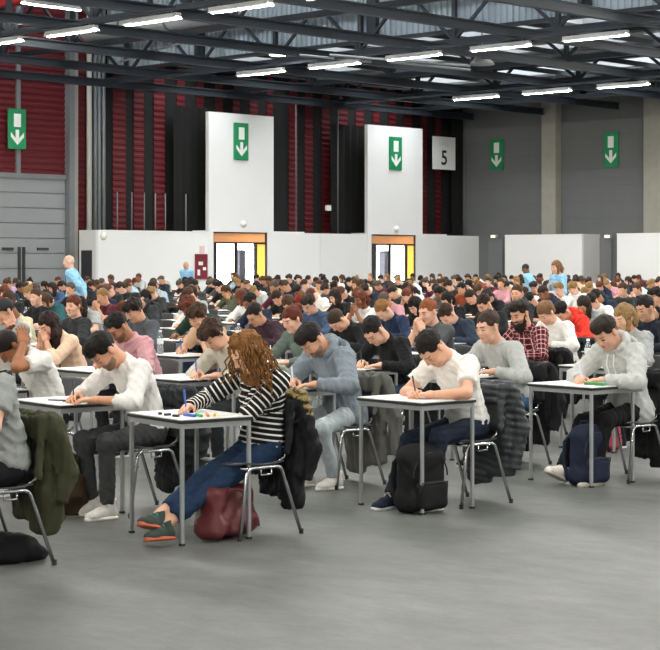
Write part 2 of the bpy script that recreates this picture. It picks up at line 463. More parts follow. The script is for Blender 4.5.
def body_mesh(P, K, q):
    """Skin: one mesh of head, neck, trunk, arms, hands and legs. Slots: skin, lips, brow and lash, stubble."""
    hi = q <= 1
    s = SDF()
    s.el(K['pel'] + K['R1'] @ A(0, 0, .02), (.100, .145, .095), K['R1'], k=.06)
    s.el(K['pel'] + K['R1'] @ A(0, 0, .17), (.088, .122, .13), K['R1'], k=.06)
    s.el(K['neck'] + K['R2'] @ A(0, 0, -.16), (.095, .145, .15), K['R2'], k=.06)
    s.rc(K['L']['sh'], K['R']['sh'], .046, .046, k=.05)
    s.rc(K['neck'] - K['R2'] @ A(0, 0, .05), K['neck'] + K['Rn'] @ A(0, 0, .055), .062, .054, k=.04)
    for n in 'LR':
        J = K[n]
        s.rc(J['sh'], J['el'], .047, .038, k=.04)
        m = J['el'] * .72 + J['wr'] * .28
        s.rc(J['el'], m, .037, .039, k=.02); s.rc(m, J['wr'], .039, .0255, k=.02)
        s.rc(J['hip'], J['kn'], .072, .05, k=.04); s.rc(J['kn'], J['an'], .046, .034, k=.02)
    V, F = s.mesh((.013, .016, .028)[q]); Vs = [V]; Fs = [F]; Ms = [np.zeros(len(F), int)]; n = len(V)
    V, F = head_sdf(K, q <= 1).mesh((.0056, .0075, .015)[q])
    c = V[F].mean(1); mi = np.zeros(len(F), int)
    x, y, z = c[:, 0], np.abs(c[:, 1]), c[:, 2]
    if P.get('beard'):
        mi[(x > .0) & (z < -.036 - np.maximum(0, .03 - np.maximum(x - .0, 0)) * .0) & (z > -.125) & (x > .015 + np.maximum(0, -.078 - z) * 1.3)] = 3
        mi[(x > .085) & (z < -.036) & (z > -.05)] = 3
    mi[(x > .078) & (y < .021) & (z < -.057) & (z > -.075)] = 1
    mi[(x > .06) & (y > .013) & (y < .049) & (z > .0235) & (z < .0295)] = 2
    mi[(x > .074) & (y > .018) & (y < .046) & (z > -.004) & (z < .004)] = 2
    Vs.append(V @ K['Rh'].T + K['hc']); Fs.append(F + n); Ms.append(mi); n += len(V)
    for nm, ts in (('L', -1), ('R', 1)):
        J = K[nm]; V, F = hand_sdf(ts, J['curl'], q <= 1).mesh((.0042, .0055, .013)[q])
        Vs.append(V @ J['Rw'].T + J['wr']); Fs.append(F + n); Ms.append(np.zeros(len(F), int)); n += len(V)
    return np.concatenate(Vs), np.concatenate(Fs), np.concatenate(Ms)

def shirt_mesh(P, K, q, kind, track=False):
    s = SDF(); f = P['fat']; R1, R2 = K['R1'], K['R2']; pel, neck = K['pel'], K['neck']
    g = {'tee': .015, 'long': .014, 'hoodie': .024, 'jacket': .02}[kind] + f * .4
    hz = pel[2] - P['hem']; cl = (A(0, 0, hz), A(0, 0, -1))
    s.el(pel + R1 @ A(.0, 0, .03), (.122 + g + f, .160 + g + f * .6, .115 + g), R1, k=.06, clip=cl)
    s.el(pel + R1 @ A(.0, 0, .17), (.100 + g + f, .138 + g + f * .5, .14), R1, k=.06)
    s.el(neck + R2 @ A(.0, 0, -.16), (.105 + g, .155 + g, .16), R2, k=.06)
    if P['bust']:
        for y in (-1, 1): s.el(neck + R2 @ A(.085, y * .07, -.19), (.055, .065, .065), R2, k=.04)
    s.rc(K['L']['sh'], K['R']['sh'], .054 + g * .7, .054 + g * .7, k=.05)
    s.rc(neck - R2 @ A(0, 0, .06), neck + K['Rn'] @ A(0, 0, .06), .074 + g * .5, .064 + g * .3, k=.03, clip=(neck + K['Rn'] @ A(0, 0, P['collar']), K['Rn'][:, 2]))
    cf = P['cuff'] if kind != 'tee' else 0
    for n in 'LR':
        J = K[n]; d = nrm(J['el'] - J['sh'])
        if kind == 'tee':
            s.rc(J['sh'], J['el'], .056 + g, .050 + g, k=.04, clip=(J['sh'] + d * .185, d))
        else:
            s.rc(J['sh'], J['el'], .056 + g, .046 + g * .9, k=.04)
            d2 = nrm(J['wr'] - J['el'])
            s.rc(J['el'], J['wr'], .045 + g * .9, .033 + g * .6, k=.025, clip=(J['el'] + d2 * .25 * cf, d2))
            if kind == 'hoodie': s.rc(J['el'] + d2 * .205, J['el'] + d2 * .25, .037, .035, k=.006, clip=(J['el'] + d2 * .25 * cf, d2))
    if kind == 'hoodie':
        for a in range(-5, 6):
            t = R3(a * 26); t2 = R3((a + 1) * 26)
            if a < 5:
                p = neck + R2 @ A(-.085 * math.cos(t) + .022, .095 * math.sin(t), .030 + .030 * math.cos(t)); e = neck + R2 @ A(-.085 * math.cos(t2) + .022, .095 * math.sin(t2), .030 + .030 * math.cos(t2))
                s.rc(p, e, .030 + .012 * math.cos(t), .030 + .012 * math.cos(t2), k=.008)
        s.el(neck + R2 @ A(-.118, 0, -.045), (.042, .105, .085), R2, k=.02)
    if kind == 'hoodie': s.rc(pel + A(.0, -.1, -.02), pel + A(.0, .1, -.02), .118, .118, k=.03, clip=cl)
    w = folds((.0125, .0125, .009)[q] * (1.2 if kind == 'hoodie' else 1), 98, int(P.get('seed', 1)))
    return s.mesh((.0088, .012, .024)[q], w, track)

def trouser_mesh(P, K, q):
    s = SDF(); pel = K['pel']; f = P['fat'] * .5
    s.el(pel + K['R1'] @ A(0, 0, .02), (.118 + f, .158 + f, .11), K['R1'], k=.06, clip=(pel + K['R1'] @ A(0, 0, .09), K['R1'][:, 2]))
    for n in 'LR':
        J = K[n]; d = nrm(J['an'] - J['kn'])
        s.rc(J['hip'], J['kn'], .086 + f, .064, k=.05)
        s.rc(J['kn'], J['an'], .062, .048, k=.03, clip=(J['kn'] + d * .41 * P['legcut'], d))
    return s.mesh((.0105, .013, .028)[q], folds((.011, .011, .008)[q], 105, 3 + int(P.get('seed', 1))))

def hair_mesh(style, q, g=(.5, 0, -.85), vol=0):
    """Hair in the head's own frame; g is the way down there."""
    s = SDF(); g = nrm(g); v = vol
    dz = lambda z0, sl: (A(0, 0, z0), nrm((sl, 0, -1)))
    if style == 'buzz': s.el((-.012, 0, .033), (.100, .0805, .094), k=.02); c = dz(-.008, .74); s.cut(*c); s.cut((0, 0, -.07), (0, 0, -1))
    elif style == 'balding': s.el((-.016, 0, .026), (.096, .082, .088), k=.02); s.cut((0, 0, .035), (-.25, 0, 1)); s.cut((.02, 0, 0), (1, 0, 0)); s.cut((0, 0, -.06), (0, 0, -1))
    else:
        if style in ('short', 'quiff', 'receding'): s.el((-.020, 0, .045), (.100 + v, .0805 + v, .094 + v), k=.02)
        else: s.el((-.017, 0, .040), (.104 + v, .084 + v, .098 + v), k=.02)
        if style in ('short', 'quiff', 'mop'): s.cut(*dz(-.008, .80)); s.cut((0, 0, -.075), (.1, 0, -1))
        elif style == 'receding': s.cut(*dz(.012, 1.0)); s.cut((0, 0, -.07), (0, 0, -1))
        else: s.cut(*dz(-.03, .98))
        if style == 'quiff':
            s.el((.045, 0, .112), (.060, .058, .032), R=rot('Y', 12), k=.03); s.el((.078, .01, .085), (.030, .05, .026), k=.02)
        if style == 'mop':
            s.el((.060, .01, .090), (.052, .066, .036), k=.03); s.rc((.082, -.035, .07), (.088, .05, .052), .020, .016, k=.02)
            for y in (-1, 1): s.rc((.0, y * .078, .05), (-.012, y * .082, -.012), .022, .014, k=.02)
        if style in ('long', 'curly', 'bob', 'ponytail', 'bun'):
            for y in (-1, 1):
                if style in ('long', 'curly'):
                    p = A(-.02, y * .066, .02); e = p + g * .13 + A(-.02, y * .008, 0); f = e + g * .14 + A(-.03, -y * .01, 0)
                    s.rc(p, e, .034, .036, k=.03); s.rc(e, f, .036, .022, k=.03)
                elif style == 'bob':
                    p = A(.005, y * .072, .02); s.rc(p, p + g * .13, .026, .022, k=.03)
            if style in ('long', 'curly', 'bob'):
                L = .27 if style != 'bob' else .13
                for y in (-.04, 0, .04):
                    p = A(-.075, y, .02); e = p + g * L * .5 + A(-.02, 0, 0); f = p + g * L + A(-.035, y * .4, 0)
                    s.rc(p, e, .042, .045, k=.03); s.rc(e, f, .045, .026, k=.03)
            if style == 'ponytail':
                p = A(-.115, 0, .035); s.el(p, (.026, .026, .026), k=.02); s.rc(p, p + A(-.035, 0, 0) + g * .09, .024, .030, k=.02); s.rc(p + A(-.035, 0, 0) + g * .09, p + A(-.02, 0, 0) + g * .24, .030, .010, k=.02)
            if style == 'bun': s.el((-.118, 0, .075), (.046, .05, .044), k=.02)
            if style in ('ponytail', 'bun'):
                s.el((-.06, 0, -.01), (.06, .07, .06), k=.03)
    amp = dict(buzz=.0005, balding=.003, short=.0045, quiff=.0035, mop=.0085, receding=.004, long=.006, curly=.014, bob=.006, ponytail=.004, bun=.005)[style]
    w = wrinkle(amp, 120 if style != 'curly' else 75, 5, (1, 1, .55))
    return s.mesh((.0065, .008, .015)[q], w)

SHOE = {}
def shoe_data():
    if SHOE: return SHOE
    s = SDF()
    s.rc((-.035, 0, -.045), (.06, 0, -.050), .040, .040, k=.03); s.rc((.06, 0, -.050), (.135, 0, -.060), .040, .030, k=.03)
    s.rc((-.012, 0, -.01), (-.018, 0, .035), .042, .046, k=.03, clip=(A(0, 0, .028), nrm((.35, 0, 1))))
    s.el((.10, 0, -.062), (.07, .044, .030), k=.02)
    s.cut((0, 0, -.070), (0, 0, -1)); V, F = s.mesh(.008); SHOE['u'] = mesh_data('shoe', V, F, (None,), smooth=True)
    s = SDF(); s.rc((-.035, 0, -.078), (.06, .0, -.078), .044, .043, k=.03); s.rc((.06, 0, -.078), (.14, 0, -.078), .045, .036, k=.03)
    s.cut((0, 0, -.066), (-.06, 0, 1)); s.cut((0, 0, -.087), (0, 0, -1)); V, F = s.mesh(.008); SHOE['s'] = mesh_data('sole', V, F, (None,), smooth=True)
    m = MB()
    for i in range(4):
        x = .030 + i * .022; z = -.004 - i * .012
        m.tube([(x, -.024, z - .012), (x, -.010, z), (x, .010, z), (x, .024, z - .012)], .004, 5)
    m.tube([(.03, .0, .004), (.028, .02, .010), (.03, .032, -.004)], .0035, 5); m.tube([(.03, .0, .004), (.028, -.02, .010), (.03, -.032, -.004)], .0035, 5)
    SHOE['l'] = m.data('laces', (None,))
    s = SDF(); s.rc((-.03, 0, -.04), (.13, 0, -.058), .044, .038, k=.03); s.rc((-.012, 0, -.01), (-.018, 0, .02), .044, .045, k=.03); s.cut((0, 0, -.086), (0, 0, -1))
    V, F = s.mesh(.02); SHOE['low'] = mesh_data('shoe', V, F, (None,), smooth=True)
    return SHOE

def M4(R, t):
    m = Matrix.Identity(4)
    for i in range(3):
        for j in range(3): m[i][j] = float(R[i][j])
        m[i][3] = float(t[i])
    return m

HAIRC = {}
def hair_data(style, q, K, vol=0):
    g = K['Rh'].T @ A(0, 0, -1); key = (style, q, vol) if q == 2 or style in ('buzz', 'short', 'quiff', 'mop', 'receding', 'balding') else None
    if key and key in HAIRC: return HAIRC[key]
    V, F = hair_mesh(style, q, g if q < 2 else (.65, 0, -.75), vol); d = mesh_data('hair', V, F, (None,), smooth=True)
    if key: HAIRC[key] = d
    return d

def person(P, loc, rz, label, skin, top, legs, hair, shoes=('#ddd8cf', '#e6e2da', None), q=0, group=None, body=None, shirt_d=None, trouser_d=None, topmat=None, sleeve=None):
    """One person: body mesh as the root; shirt, trousers, hair, shoes as children."""
    K = skeleton(P); st, hcol = hair
    skm = skinm(skin)
    if body is None:
        V, F, mi = body_mesh(P, K, q); body = mesh_data('person', V, F, (None, None, None, None), mi, True)
    o = link('person', body, None, loc, rz); sc = P['scale']; o.scale = (sc, sc, sc)
    c = lin(skin); lipc = '#%02x%02x%02x' % tuple(int(int(skin[i:i + 2], 16) * k) for i, k in ((1, .90), (3, .76), (5, .75)))
    stub = '#%02x%02x%02x' % tuple(int(int(skin[i:i + 2], 16) * .62 + int(hcol[i:i + 2], 16) * .3) for i in (1, 3, 5))
    for i, m in enumerate((skm, skinm(lipc), hairm(hcol), skinm(stub))):
        o.material_slots[i].link = 'OBJECT'; o.material_slots[i].material = m
    tag(o, label, 'person', group)
    if shirt_d is None:
        if topmat is not None:
            V, F, al, ar = shirt_mesh(P, K, q, P['shirt'], True); shirt_d = mesh_data('shirt', V, F, (None,), smooth=True, attrs=dict(along=al, around=ar))
        else:
            V, F = shirt_mesh(P, K, q, P['shirt']); shirt_d = mesh_data('shirt', V, F, (None,), smooth=True)
    nm = {'tee': 'tee_shirt', 'long': 'sweater', 'hoodie': 'hoodie', 'jacket': 'jacket'}[P['shirt']]
    setmat(link(nm, shirt_d, o), topmat or fabric(top))
    if legs:
        if trouser_d is None: V, F = trouser_mesh(P, K, q); trouser_d = mesh_data('trousers', V, F, (None,), smooth=True)
        setmat(link('trousers', trouser_d, o), denim(legs))
    if st:
        h = setmat(link('hair', hair_data(st, q, K, P.get('vol', 0)), o), hairm(hcol)); h.matrix_local = M4(K['Rh'], K['hc'])
    if shoes:
        S = shoe_data()
        for n in 'LR':
            x = setmat(link('shoe', S['u'] if q < 2 else S['low'], o), fabric(shoes[0])); x.matrix_local = M4(K[n]['Rf'], K[n]['an'])
            if q < 2:
                setmat(link('sole', S['s'], x), mat('rubber_' + shoes[1][1:], shoes[1], .7, var=.1, bscale=40))
                if shoes[2]: setmat(link('laces', S['l'], x), mat('lace_' + shoes[2][1:], shoes[2], .8))
    if P['beard'] == 'full':
        s = SDF(); s.el((.038, 0, -.085), (.062, .062, .062), k=.02); s.el((.062, 0, -.125), (.045, .045, .05), k=.04)
        s.rc((.015, .062, -.01), (.03, .055, -.06), .012, .02, k=.02); s.rc((.015, -.062, -.01), (.03, -.055, -.06), .012, .02, k=.02)
        s.rc((.094, -.02, -.047), (.094, .02, -.047), .008, .008, k=.01)
        s.el((.098, 0, -.062), (.02, .018, .007), k=.006, op='s')
        V, F = s.mesh(.0065, wrinkle(.004, 110, 2)); b = setmat(link('beard', mesh_data('beard', V, F, (None,), smooth=True), o), hairm(hcol)); b.matrix_local = M4(K['Rh'], K['hc'])
    if P.get('glasses'):
        m = MB()
        for y in (-1, 1):
            pts = [(.100, y * .033 + .022 * math.cos(t), .004 + .016 * math.sin(t)) for t in [i * math.pi / 6 for i in range(13)]]
            m.tube(pts, .0022, 5); m.tube([(.098, y * .054, .008), (.0, y * .082, .012)], .002, 5)
        m.tube([(.102, -.011, .008), (.102, .011, .008)], .002, 5)
        b = m.build('glasses', mat('glasses_frame', '#161616', .3), o); b.matrix_local = M4(K['Rh'], K['hc'])
    if P['shirt'] == 'hoodie' and P.get('strings'):
        m = MB(); R2 = K['R2']
        for y in (-1, 1):
            m.tube([K['neck'] + R2 @ A(.10, y * .030, -.02), K['neck'] + R2 @ A(.142, y * .034, -.09), K['neck'] + R2 @ A(.146, y * .036, -.24)], .0045, 6)
        m.build('drawstring', mat('cord_white', '#e8e6e0', .8), o)
    return o, K
# ------------------------------------------------------------------ the hall (local x = a, along the desk rows; local y = b, across them)
def onB(px, B):
    x = (px - 330) / FPX; D = B / (HV[1] + HV[0] * x); return (HU[0] * x + HU[1]) * D, D
def onA(px, a):
    x = (px - 330) / FPX; D = a / (HU[1] + HU[0] * x); return (HV[0] * x + HV[1]) * D, D
def zat(y, D): return CAMH + (HOR - y) * D / FPX
def hall(o): o.rotation_euler = (0, 0, TH); return o
def struct(name, mb, m, parent=None, label=None, smooth=False):
    o = mb.build(name, m, parent, smooth)
    if parent is None: hall(o); o['kind'] = 'structure'
    if label: o['label'] = label
    return o

def floor_mat():
    m, N, L, B = nt('floor_concrete')
    tc = N.new('ShaderNodeTexCoord')
    def noise(sc, det, rough=.6, st=(1, 1, 1)):
        mp = N.new('ShaderNodeMapping'); mp.inputs['Scale'].default_value = st
        L.new(tc.outputs['Object'], mp.inputs[0])
        n = N.new('ShaderNodeTexNoise'); n.inputs['Scale'].default_value = sc; n.inputs['Detail'].default_value = det; n.inputs['Roughness'].default_value = rough
        L.new(mp.outputs[0], n.inputs['Vector']); return n.outputs['Fac']
    def ramp(src, p0, c0, p1, c1):
        r = N.new('ShaderNodeValToRGB'); e = r.color_ramp.elements; e[0].position = p0; e[0].color = c0; e[1].position = p1; e[1].color = c1
        L.new(src, r.inputs[0]); return r.outputs[0]
    big = ramp(noise(.55, 6, .62), .3, lin('#50524f'), .72, lin('#6d6f6c'))
    mid = ramp(noise(3.6, 9, .74, (1, .5, 1)), .34, (.66, .66, .66, 1), .66, (1.18, 1.18, 1.18, 1))
    fine = ramp(noise(60, 3), .2, (.9, .9, .9, 1), .8, (1.06, 1.06, 1.06, 1))
    def mul(a, b):
        x = N.new('ShaderNodeMix'); x.data_type = 'RGBA'; x.blend_type = 'MULTIPLY'; x.inputs[0].default_value = 1
        L.new(a, x.inputs[6]); L.new(b, x.inputs[7]); return x.outputs[2]
    L.new(mul(mul(big, mid), fine), B.inputs['Base Color'])
    rr = N.new('ShaderNodeMapRange'); rr.inputs[3].default_value = .42; rr.inputs[4].default_value = .62
    L.new(noise(2.2, 6), rr.inputs[0]); L.new(rr.outputs[0], B.inputs['Roughness'])
    bp = N.new('ShaderNodeBump'); bp.inputs['Strength'].default_value = .12; bp.inputs['Distance'].default_value = .004
    L.new(noise(25, 5), bp.inputs['Height']); L.new(bp.outputs[0], B.inputs['Normal'])
    B.inputs['Specular IOR Level'].default_value = .35
    return m

M_white = mat('partition_white', '#eeeeec', .75, var=.03, bscale=3)
M_grey = mat('wall_grey', '#6a6c6b', .85, var=.06, bscale=8)
M_dgrey = mat('wall_dark', '#171716', .9, var=.2, bscale=3)
M_red = mat('red_cladding', '#5c0c16', .6, var=.18, bscale=6)
M_black = mat('black_curtain', '#100f0e', .95, var=.3, bscale=5)
M_steel = mat('steel_dark', '#2f353c', .55, metal=.25, var=.12, bscale=6)
M_steel2 = mat('steel_grey', '#7d8184', .5, metal=.3, var=.1, bscale=6)
M_door = mat('shutter_grey', '#8f9293', .6, var=.06, bscale=4)
M_conc = mat('column_concrete', '#98958b', .9, bump=.3, bscale=14, var=.12, bdist=.01)
M_fascia = mat('fascia_steel', '#a9b6bf', .6, metal=.1, var=.08, bscale=3)
M_deck = mat('roof_deck', '#8b8e90', .8, var=.06, bscale=2)
M_darkm = mat('dark_metal', '#3a2a22', .5, var=.1, bscale=10)
M_chrome = mat('chrome', '#c9cbcc', .22, metal=1)
M_alu = mat('legs_grey', '#a4a7a8', .4, metal=.55, var=.06, bscale=20)

BW, BP, AR, AP = 46.6, 45.3, 55.5, 54.3          # back wall, its partition; right wall, its partition
A0, B0 = -16.0, -16.0
struct('floor', MB().box(A0, AR + 14, B0, BW + 30, -.2, 0), floor_mat(), label='grey polished concrete floor')
ADDED_SLOTS = [(8.0, 8.8), (17.0, 17.9), (25.0, 26.2), (32.2, 33.6)]  # openings added in the high roof to let more daylight in
mb = MB(); e = A0
for s0, s1 in ADDED_SLOTS + [(37.5, 0)]: mb.box(e, s0, B0, BW, 12.0, 12.2); e = s1
for s0, s1 in ADDED_SLOTS:
    for k in range(8): bb = B0 + .0 + k * 7.83; mb.box(s0, s1, bb, bb + .8, 12.0, 12.2)
    mb.box(s0, s1, BW - .8, BW, 12.0, 12.2)
cei = struct('ceiling', mb, mat('ceiling_dark', '#6c7074', .9, var=.1, bscale=2), label='high dark roof deck with openings added for daylight')
ADDED_LOW_SLOTS = [(39.6, 41.4), (44.4, 45.6), (49.4, 51.4)]  # openings added in the low roof to brighten the white partitions
mb = MB(); e = 37.7
for s0, s1 in ADDED_LOW_SLOTS + [(AR, 0)]: mb.box(e, s0, B0, BW, 8.42, 9.6); e = s1
for s0, s1 in ADDED_LOW_SLOTS:
    mb.box(s0, s1, B0, B0 + 20, 8.42, 9.6); mb.box(s0, s1, BW - .7, BW, 8.42, 9.6)
    for k in range(5): mb.box(s0, s1, B0 + 25 + k * 7, B0 + 25.5 + k * 7, 8.42, 9.6)
low = struct('ceiling_low', mb, M_deck, label='lower pale roof deck beyond the corrugated fascia')
rib = MB().box(-.05, .05, B0, BW, 8.36, 8.42).data('deck_rib', [M_deck])
for k in range(20):
    x = 38.3 + k * .88
    if not any(s0 - .06 < x < s1 + .06 for s0, s1 in ADDED_LOW_SLOTS): link('deck_rib', rib, low).location = (x, 0, 0)

# back wall with two doorways
d1 = (onB(213, BP)[0], onB(267, BP)[0]); d2 = (onB(371, BP)[0], onB(415.5, BP)[0])
DZ = 2.71
mb = MB(); edges = [A0, d1[0] - .1, d1[1] + 1.9, d2[0] - .1, d2[1] + 1.9, AR + .3]
for k in (0, 2, 4): mb.box(edges[k], edges[k + 1], BW, BW + .3, 0, 12.2)
mb.box(A0, AR + .3, BW + .002, BW + .298, DZ + .04, 12.19)
wall_back = struct('wall_back', mb, M_dgrey, label='dark back wall behind the partitions')
def ribbed(w, z0, z1, n, depth=.03):
    """sheet with horizontal ribs, front towards -y"""
    V = []; F = []
    for i in range(n + 1):
        z = z0 + (z1 - z0) * i / n
        for zz, y in ((z, 0), (z + (z1 - z0) / n * .35, 0), (z + (z1 - z0) / n * .5, -depth), (z + (z1 - z0) / n * .85, -depth)):
            if zz > z1: break
            V += [(0, y, zz), (w, y, zz)]
    for i in range(len(V) // 2 - 1): F.append((2 * i, 2 * i + 1, 2 * i + 3, 2 * i + 2))
    return V, F
def red_panel(p0, p1, z0, z1, y=BW - .03):
    a, b = onB(p0, BW)[0], onB(p1, BW)[0]
    V, F = ribbed(b - a, z0, z1, int((z1 - z0) / .2)); m = MB().add(V, F); o = m.build('red_panel', M_red, wall_back); o.location = (a, y, 0)
for p0, p1 in ((74, 84), (112, 125), (133, 143), (153, 164), (176, 184), (196, 203), (214, 222), (232, 239), (249, 257), (266, 272), (288, 297), (304, 312), (321, 329), (338, 347), (355, 363), (372, 379), (388, 395), (403, 411), (420, 426), (434.5, 440)):
    red_panel(p0, p1, 2.5, 11)
ztop_door = 4.36
red_panel(-40, 14.5, ztop_door, 11); red_panel(18.5, 64, ztop_door, 11)
def wbox(name, p0, p1, z0, z1, m, d0=.0, d1=.12, B=BW):
    a, b = onB(p0, B)[0], onB(p1, B)[0]
    return MB().box(a, b, B - d1, B - d0, z0, z1).build(name, m, wall_back)
wbox('post', 14.5, 18.5, ztop_door, 11, M_steel2); wbox('post', 64, 69, 0, 11, M_steel2, 0, .3); wbox('post', 69.5, 74, 0, 11, mat('post_pale', '#9b978f', .7), 0, .22)
m = MB(); a = onB(85.5, BW)[0]; m.tube([(a, BW - .2, 0), (a, BW - .2, 11)], .09, 10); m.build('pipe', mat('pipe_pale', '#b9b6ad', .6), wall_back, True)
for p in (92, 96, 100.5):
    m = MB(); a = onB(p, BW)[0]; m.tube([(a, BW - .16, 0), (a, BW - .16, 11)], .07, 8); m.build('pipe', M_steel2, wall_back, True)
def curtain(p0, p1, z0, z1, out=.45):
    a, b = onB(p0, BW)[0], onB(p1, BW)[0]; n = max(6, int((b - a) / .12)); V = []; F = []
    for i in range(n + 1):
        y = BW - out + .05 * math.sin(i * 2.1); V += [(a + (b - a) * i / n, y, z0), (a + (b - a) * i / n, y, z1)]
    for i in range(n): F.append((2 * i, 2 * i + 2, 2 * i + 3, 2 * i + 1))
    o = MB().add(V, F).build('black_curtain', M_black, None, True); hall(o)
    return o
tag(curtain(165, 209, .02, zat(108, 62)), 'black curtain hanging left of the first tall white door panel', 'curtain', 'black curtains on the back wall')
tag(curtain(322, 368, .02, zat(126, 67.5)), 'black curtain hanging left of the second tall white door panel', 'curtain', 'black curtains on the back wall')
tag(curtain(443, 484, .02, 8.3), 'black curtain filling the far corner right of the number board', 'curtain', 'black curtains on the back wall')
for p in (105.5, 120, 132.5, 143.5, 153.5, 174, 194, 284, 326, 453, 462, 468):
    m = MB(); a = onB(p, BW)[0]; m.tube([(a, BW - .62, 2.3), (a, BW - .62, 7.4 if p > 200 else 4.0)], .022, 6); o = m.build('curtain_rail', M_steel2, wall_back, True)

# sectional shutter left of the partitions
dr = struct('door_3', MB().box(onB(-60, BW)[0], onB(64, BW)[0], BW - .05, BW - .01, 0, ztop_door), M_door, label='tall grey sectional shutter door below red cladding')
a0, a1 = onB(-60, BW)[0], onB(63.5, BW)[0]
for k in range(9):
    z0 = k * ztop_door / 9
    MB().bbox(a0, a1, BW - .10, BW - .052, z0 + .015, z0 + ztop_door / 9 - .012, .012).build('shutter_panel', M_door, dr)
MB().box(a0, a1, BW - .16, BW - .05, ztop_door - .02, ztop_door + .14).build('lintel', M_steel2, dr)
for p in (17, 21.5):
    a = onB(p, BW)[0]; MB().box(a - .05, a + .05, BW - .14, BW - .10, 0, 2.15).build('wicket_jamb', mat('jamb_dark', '#2c2d2e', .6), dr)
for p in (0, 35): MB().box(onB(p, BW)[0], onB(p + 11, BW)[0], BW - .15, BW - .10, 2.05, 2.13).build('wicket_bar', mat('jamb_dark', '#2c2d2e', .6), dr)

# white partition in front of the back wall
wp = struct('wall_partition', MB().box(onB(98, BP)[0], onB(208, BP)[0], BP, BP + .12, 0, DZ), M_white, label='low white partition wall along the back of the hall')
def pan(name, p0, p1, z0, z1, b0=BP, b1=BP + .12, m=M_white): return MB().box(onB(p0, BP)[0], onB(p1, BP)[0], b0, b1, z0, z1).build(name, m, wp)
TZ = 6.82
for (q0, q1, dd) in ((208, 273, d1), (367, 422, d2)):
    pan('tall_panel', q0, q1, DZ, TZ, BP - .03, BP + .12)
    MB().box(onB(q0, BP)[0], dd[0], BP - .03, BP + .12, 0, DZ).build('door_cheek', M_white, wp)
    MB().box(dd[1], onB(q1, BP)[0], BP - .03, BP + .12, 0, DZ).build('door_cheek', M_white, wp)
pan('low_panel', 273, 320, 0, DZ); pan('low_panel', 320.2, 367, 0, DZ); pan('low_panel', 422, 485, 0, DZ)
aL = onB(98, BP)[0]; aR = onB(485, BP)[0]
MB().box(aL, aL + .1, BP + .12, BW - .32, 0, DZ).build('return_panel', mat('partition_shaded', '#d5d4d0', .8), wp)  # shade on the end face put into a greyer white
MB().tube([(aR, BP + .07, 0), (aR, BP + .07, DZ)], .075, 12).build('corner_post', M_white, wp, True)
MB().box(aR - .1, aR, BP + .12, BW - .1, 0, DZ).build('return_panel', M_white, wp)
MB().box(aL, onB(208, BP)[0], BP - .012, BP, DZ - .05, DZ + .0).build('cap', M_white, wp)
MB().box(aL - .02, aL, BP + .3, BP + .85, 0, 2.05).build('end_door', mat('jamb_dark', '#2c2d2e', .6), wp)
# added baffles behind the doorways, keeping daylight from leaking up the back wall
for k, dd in enumerate((d1, d2)):
    v = MB().box(dd[0] - .15, dd[1] + 2.0, BP + .12, BW + .3, DZ, DZ + .05).box(dd[0] - .2, dd[0] - .1, BP + .12, BW + .3, 0, DZ).box(dd[1] + 1.95, dd[1] + 2.05, BP + .12, BW + .3, 0, DZ)
    v.build('light_baffle', M_white, wp)

def translucent(name, col, e=0):
    if name in MATS: return MATS[name]
    m, N, L, B = nt(name); t = N.new('ShaderNodeBsdfTranslucent'); t.inputs[0].default_value = lin(col); d = N.new('ShaderNodeBsdfDiffuse'); d.inputs[0].default_value = lin(col)
    mx = N.new('ShaderNodeMixShader'); mx.inputs[0].default_value = .4; L.new(t.outputs[0], mx.inputs[1]); L.new(d.outputs[0], mx.inputs[2]); L.new(mx.outputs[0], N['Material Output'].inputs[0])
    MATS[name] = m; return m
def glassm():
    if 'glass' in MATS: return MATS['glass']
    m, N, L, B = nt('glass'); t = N.new('ShaderNodeBsdfTransparent'); t.inputs[0].default_value = (.93, .96, .96, 1); g = N.new('ShaderNodeBsdfGlossy'); g.inputs['Roughness'].default_value = .05
    mx = N.new('ShaderNodeMixShader'); mx.inputs[0].default_value = .06; L.new(t.outputs[0], mx.inputs[1]); L.new(g.outputs[0], mx.inputs[2]); L.new(mx.outputs[0], N['Material Output'].inputs[0])
    MATS['glass'] = m; return m
M_or = translucent('orange_panel', '#ffd0a0'); M_ye = translucent('yellow_panel', '#ffe28a')
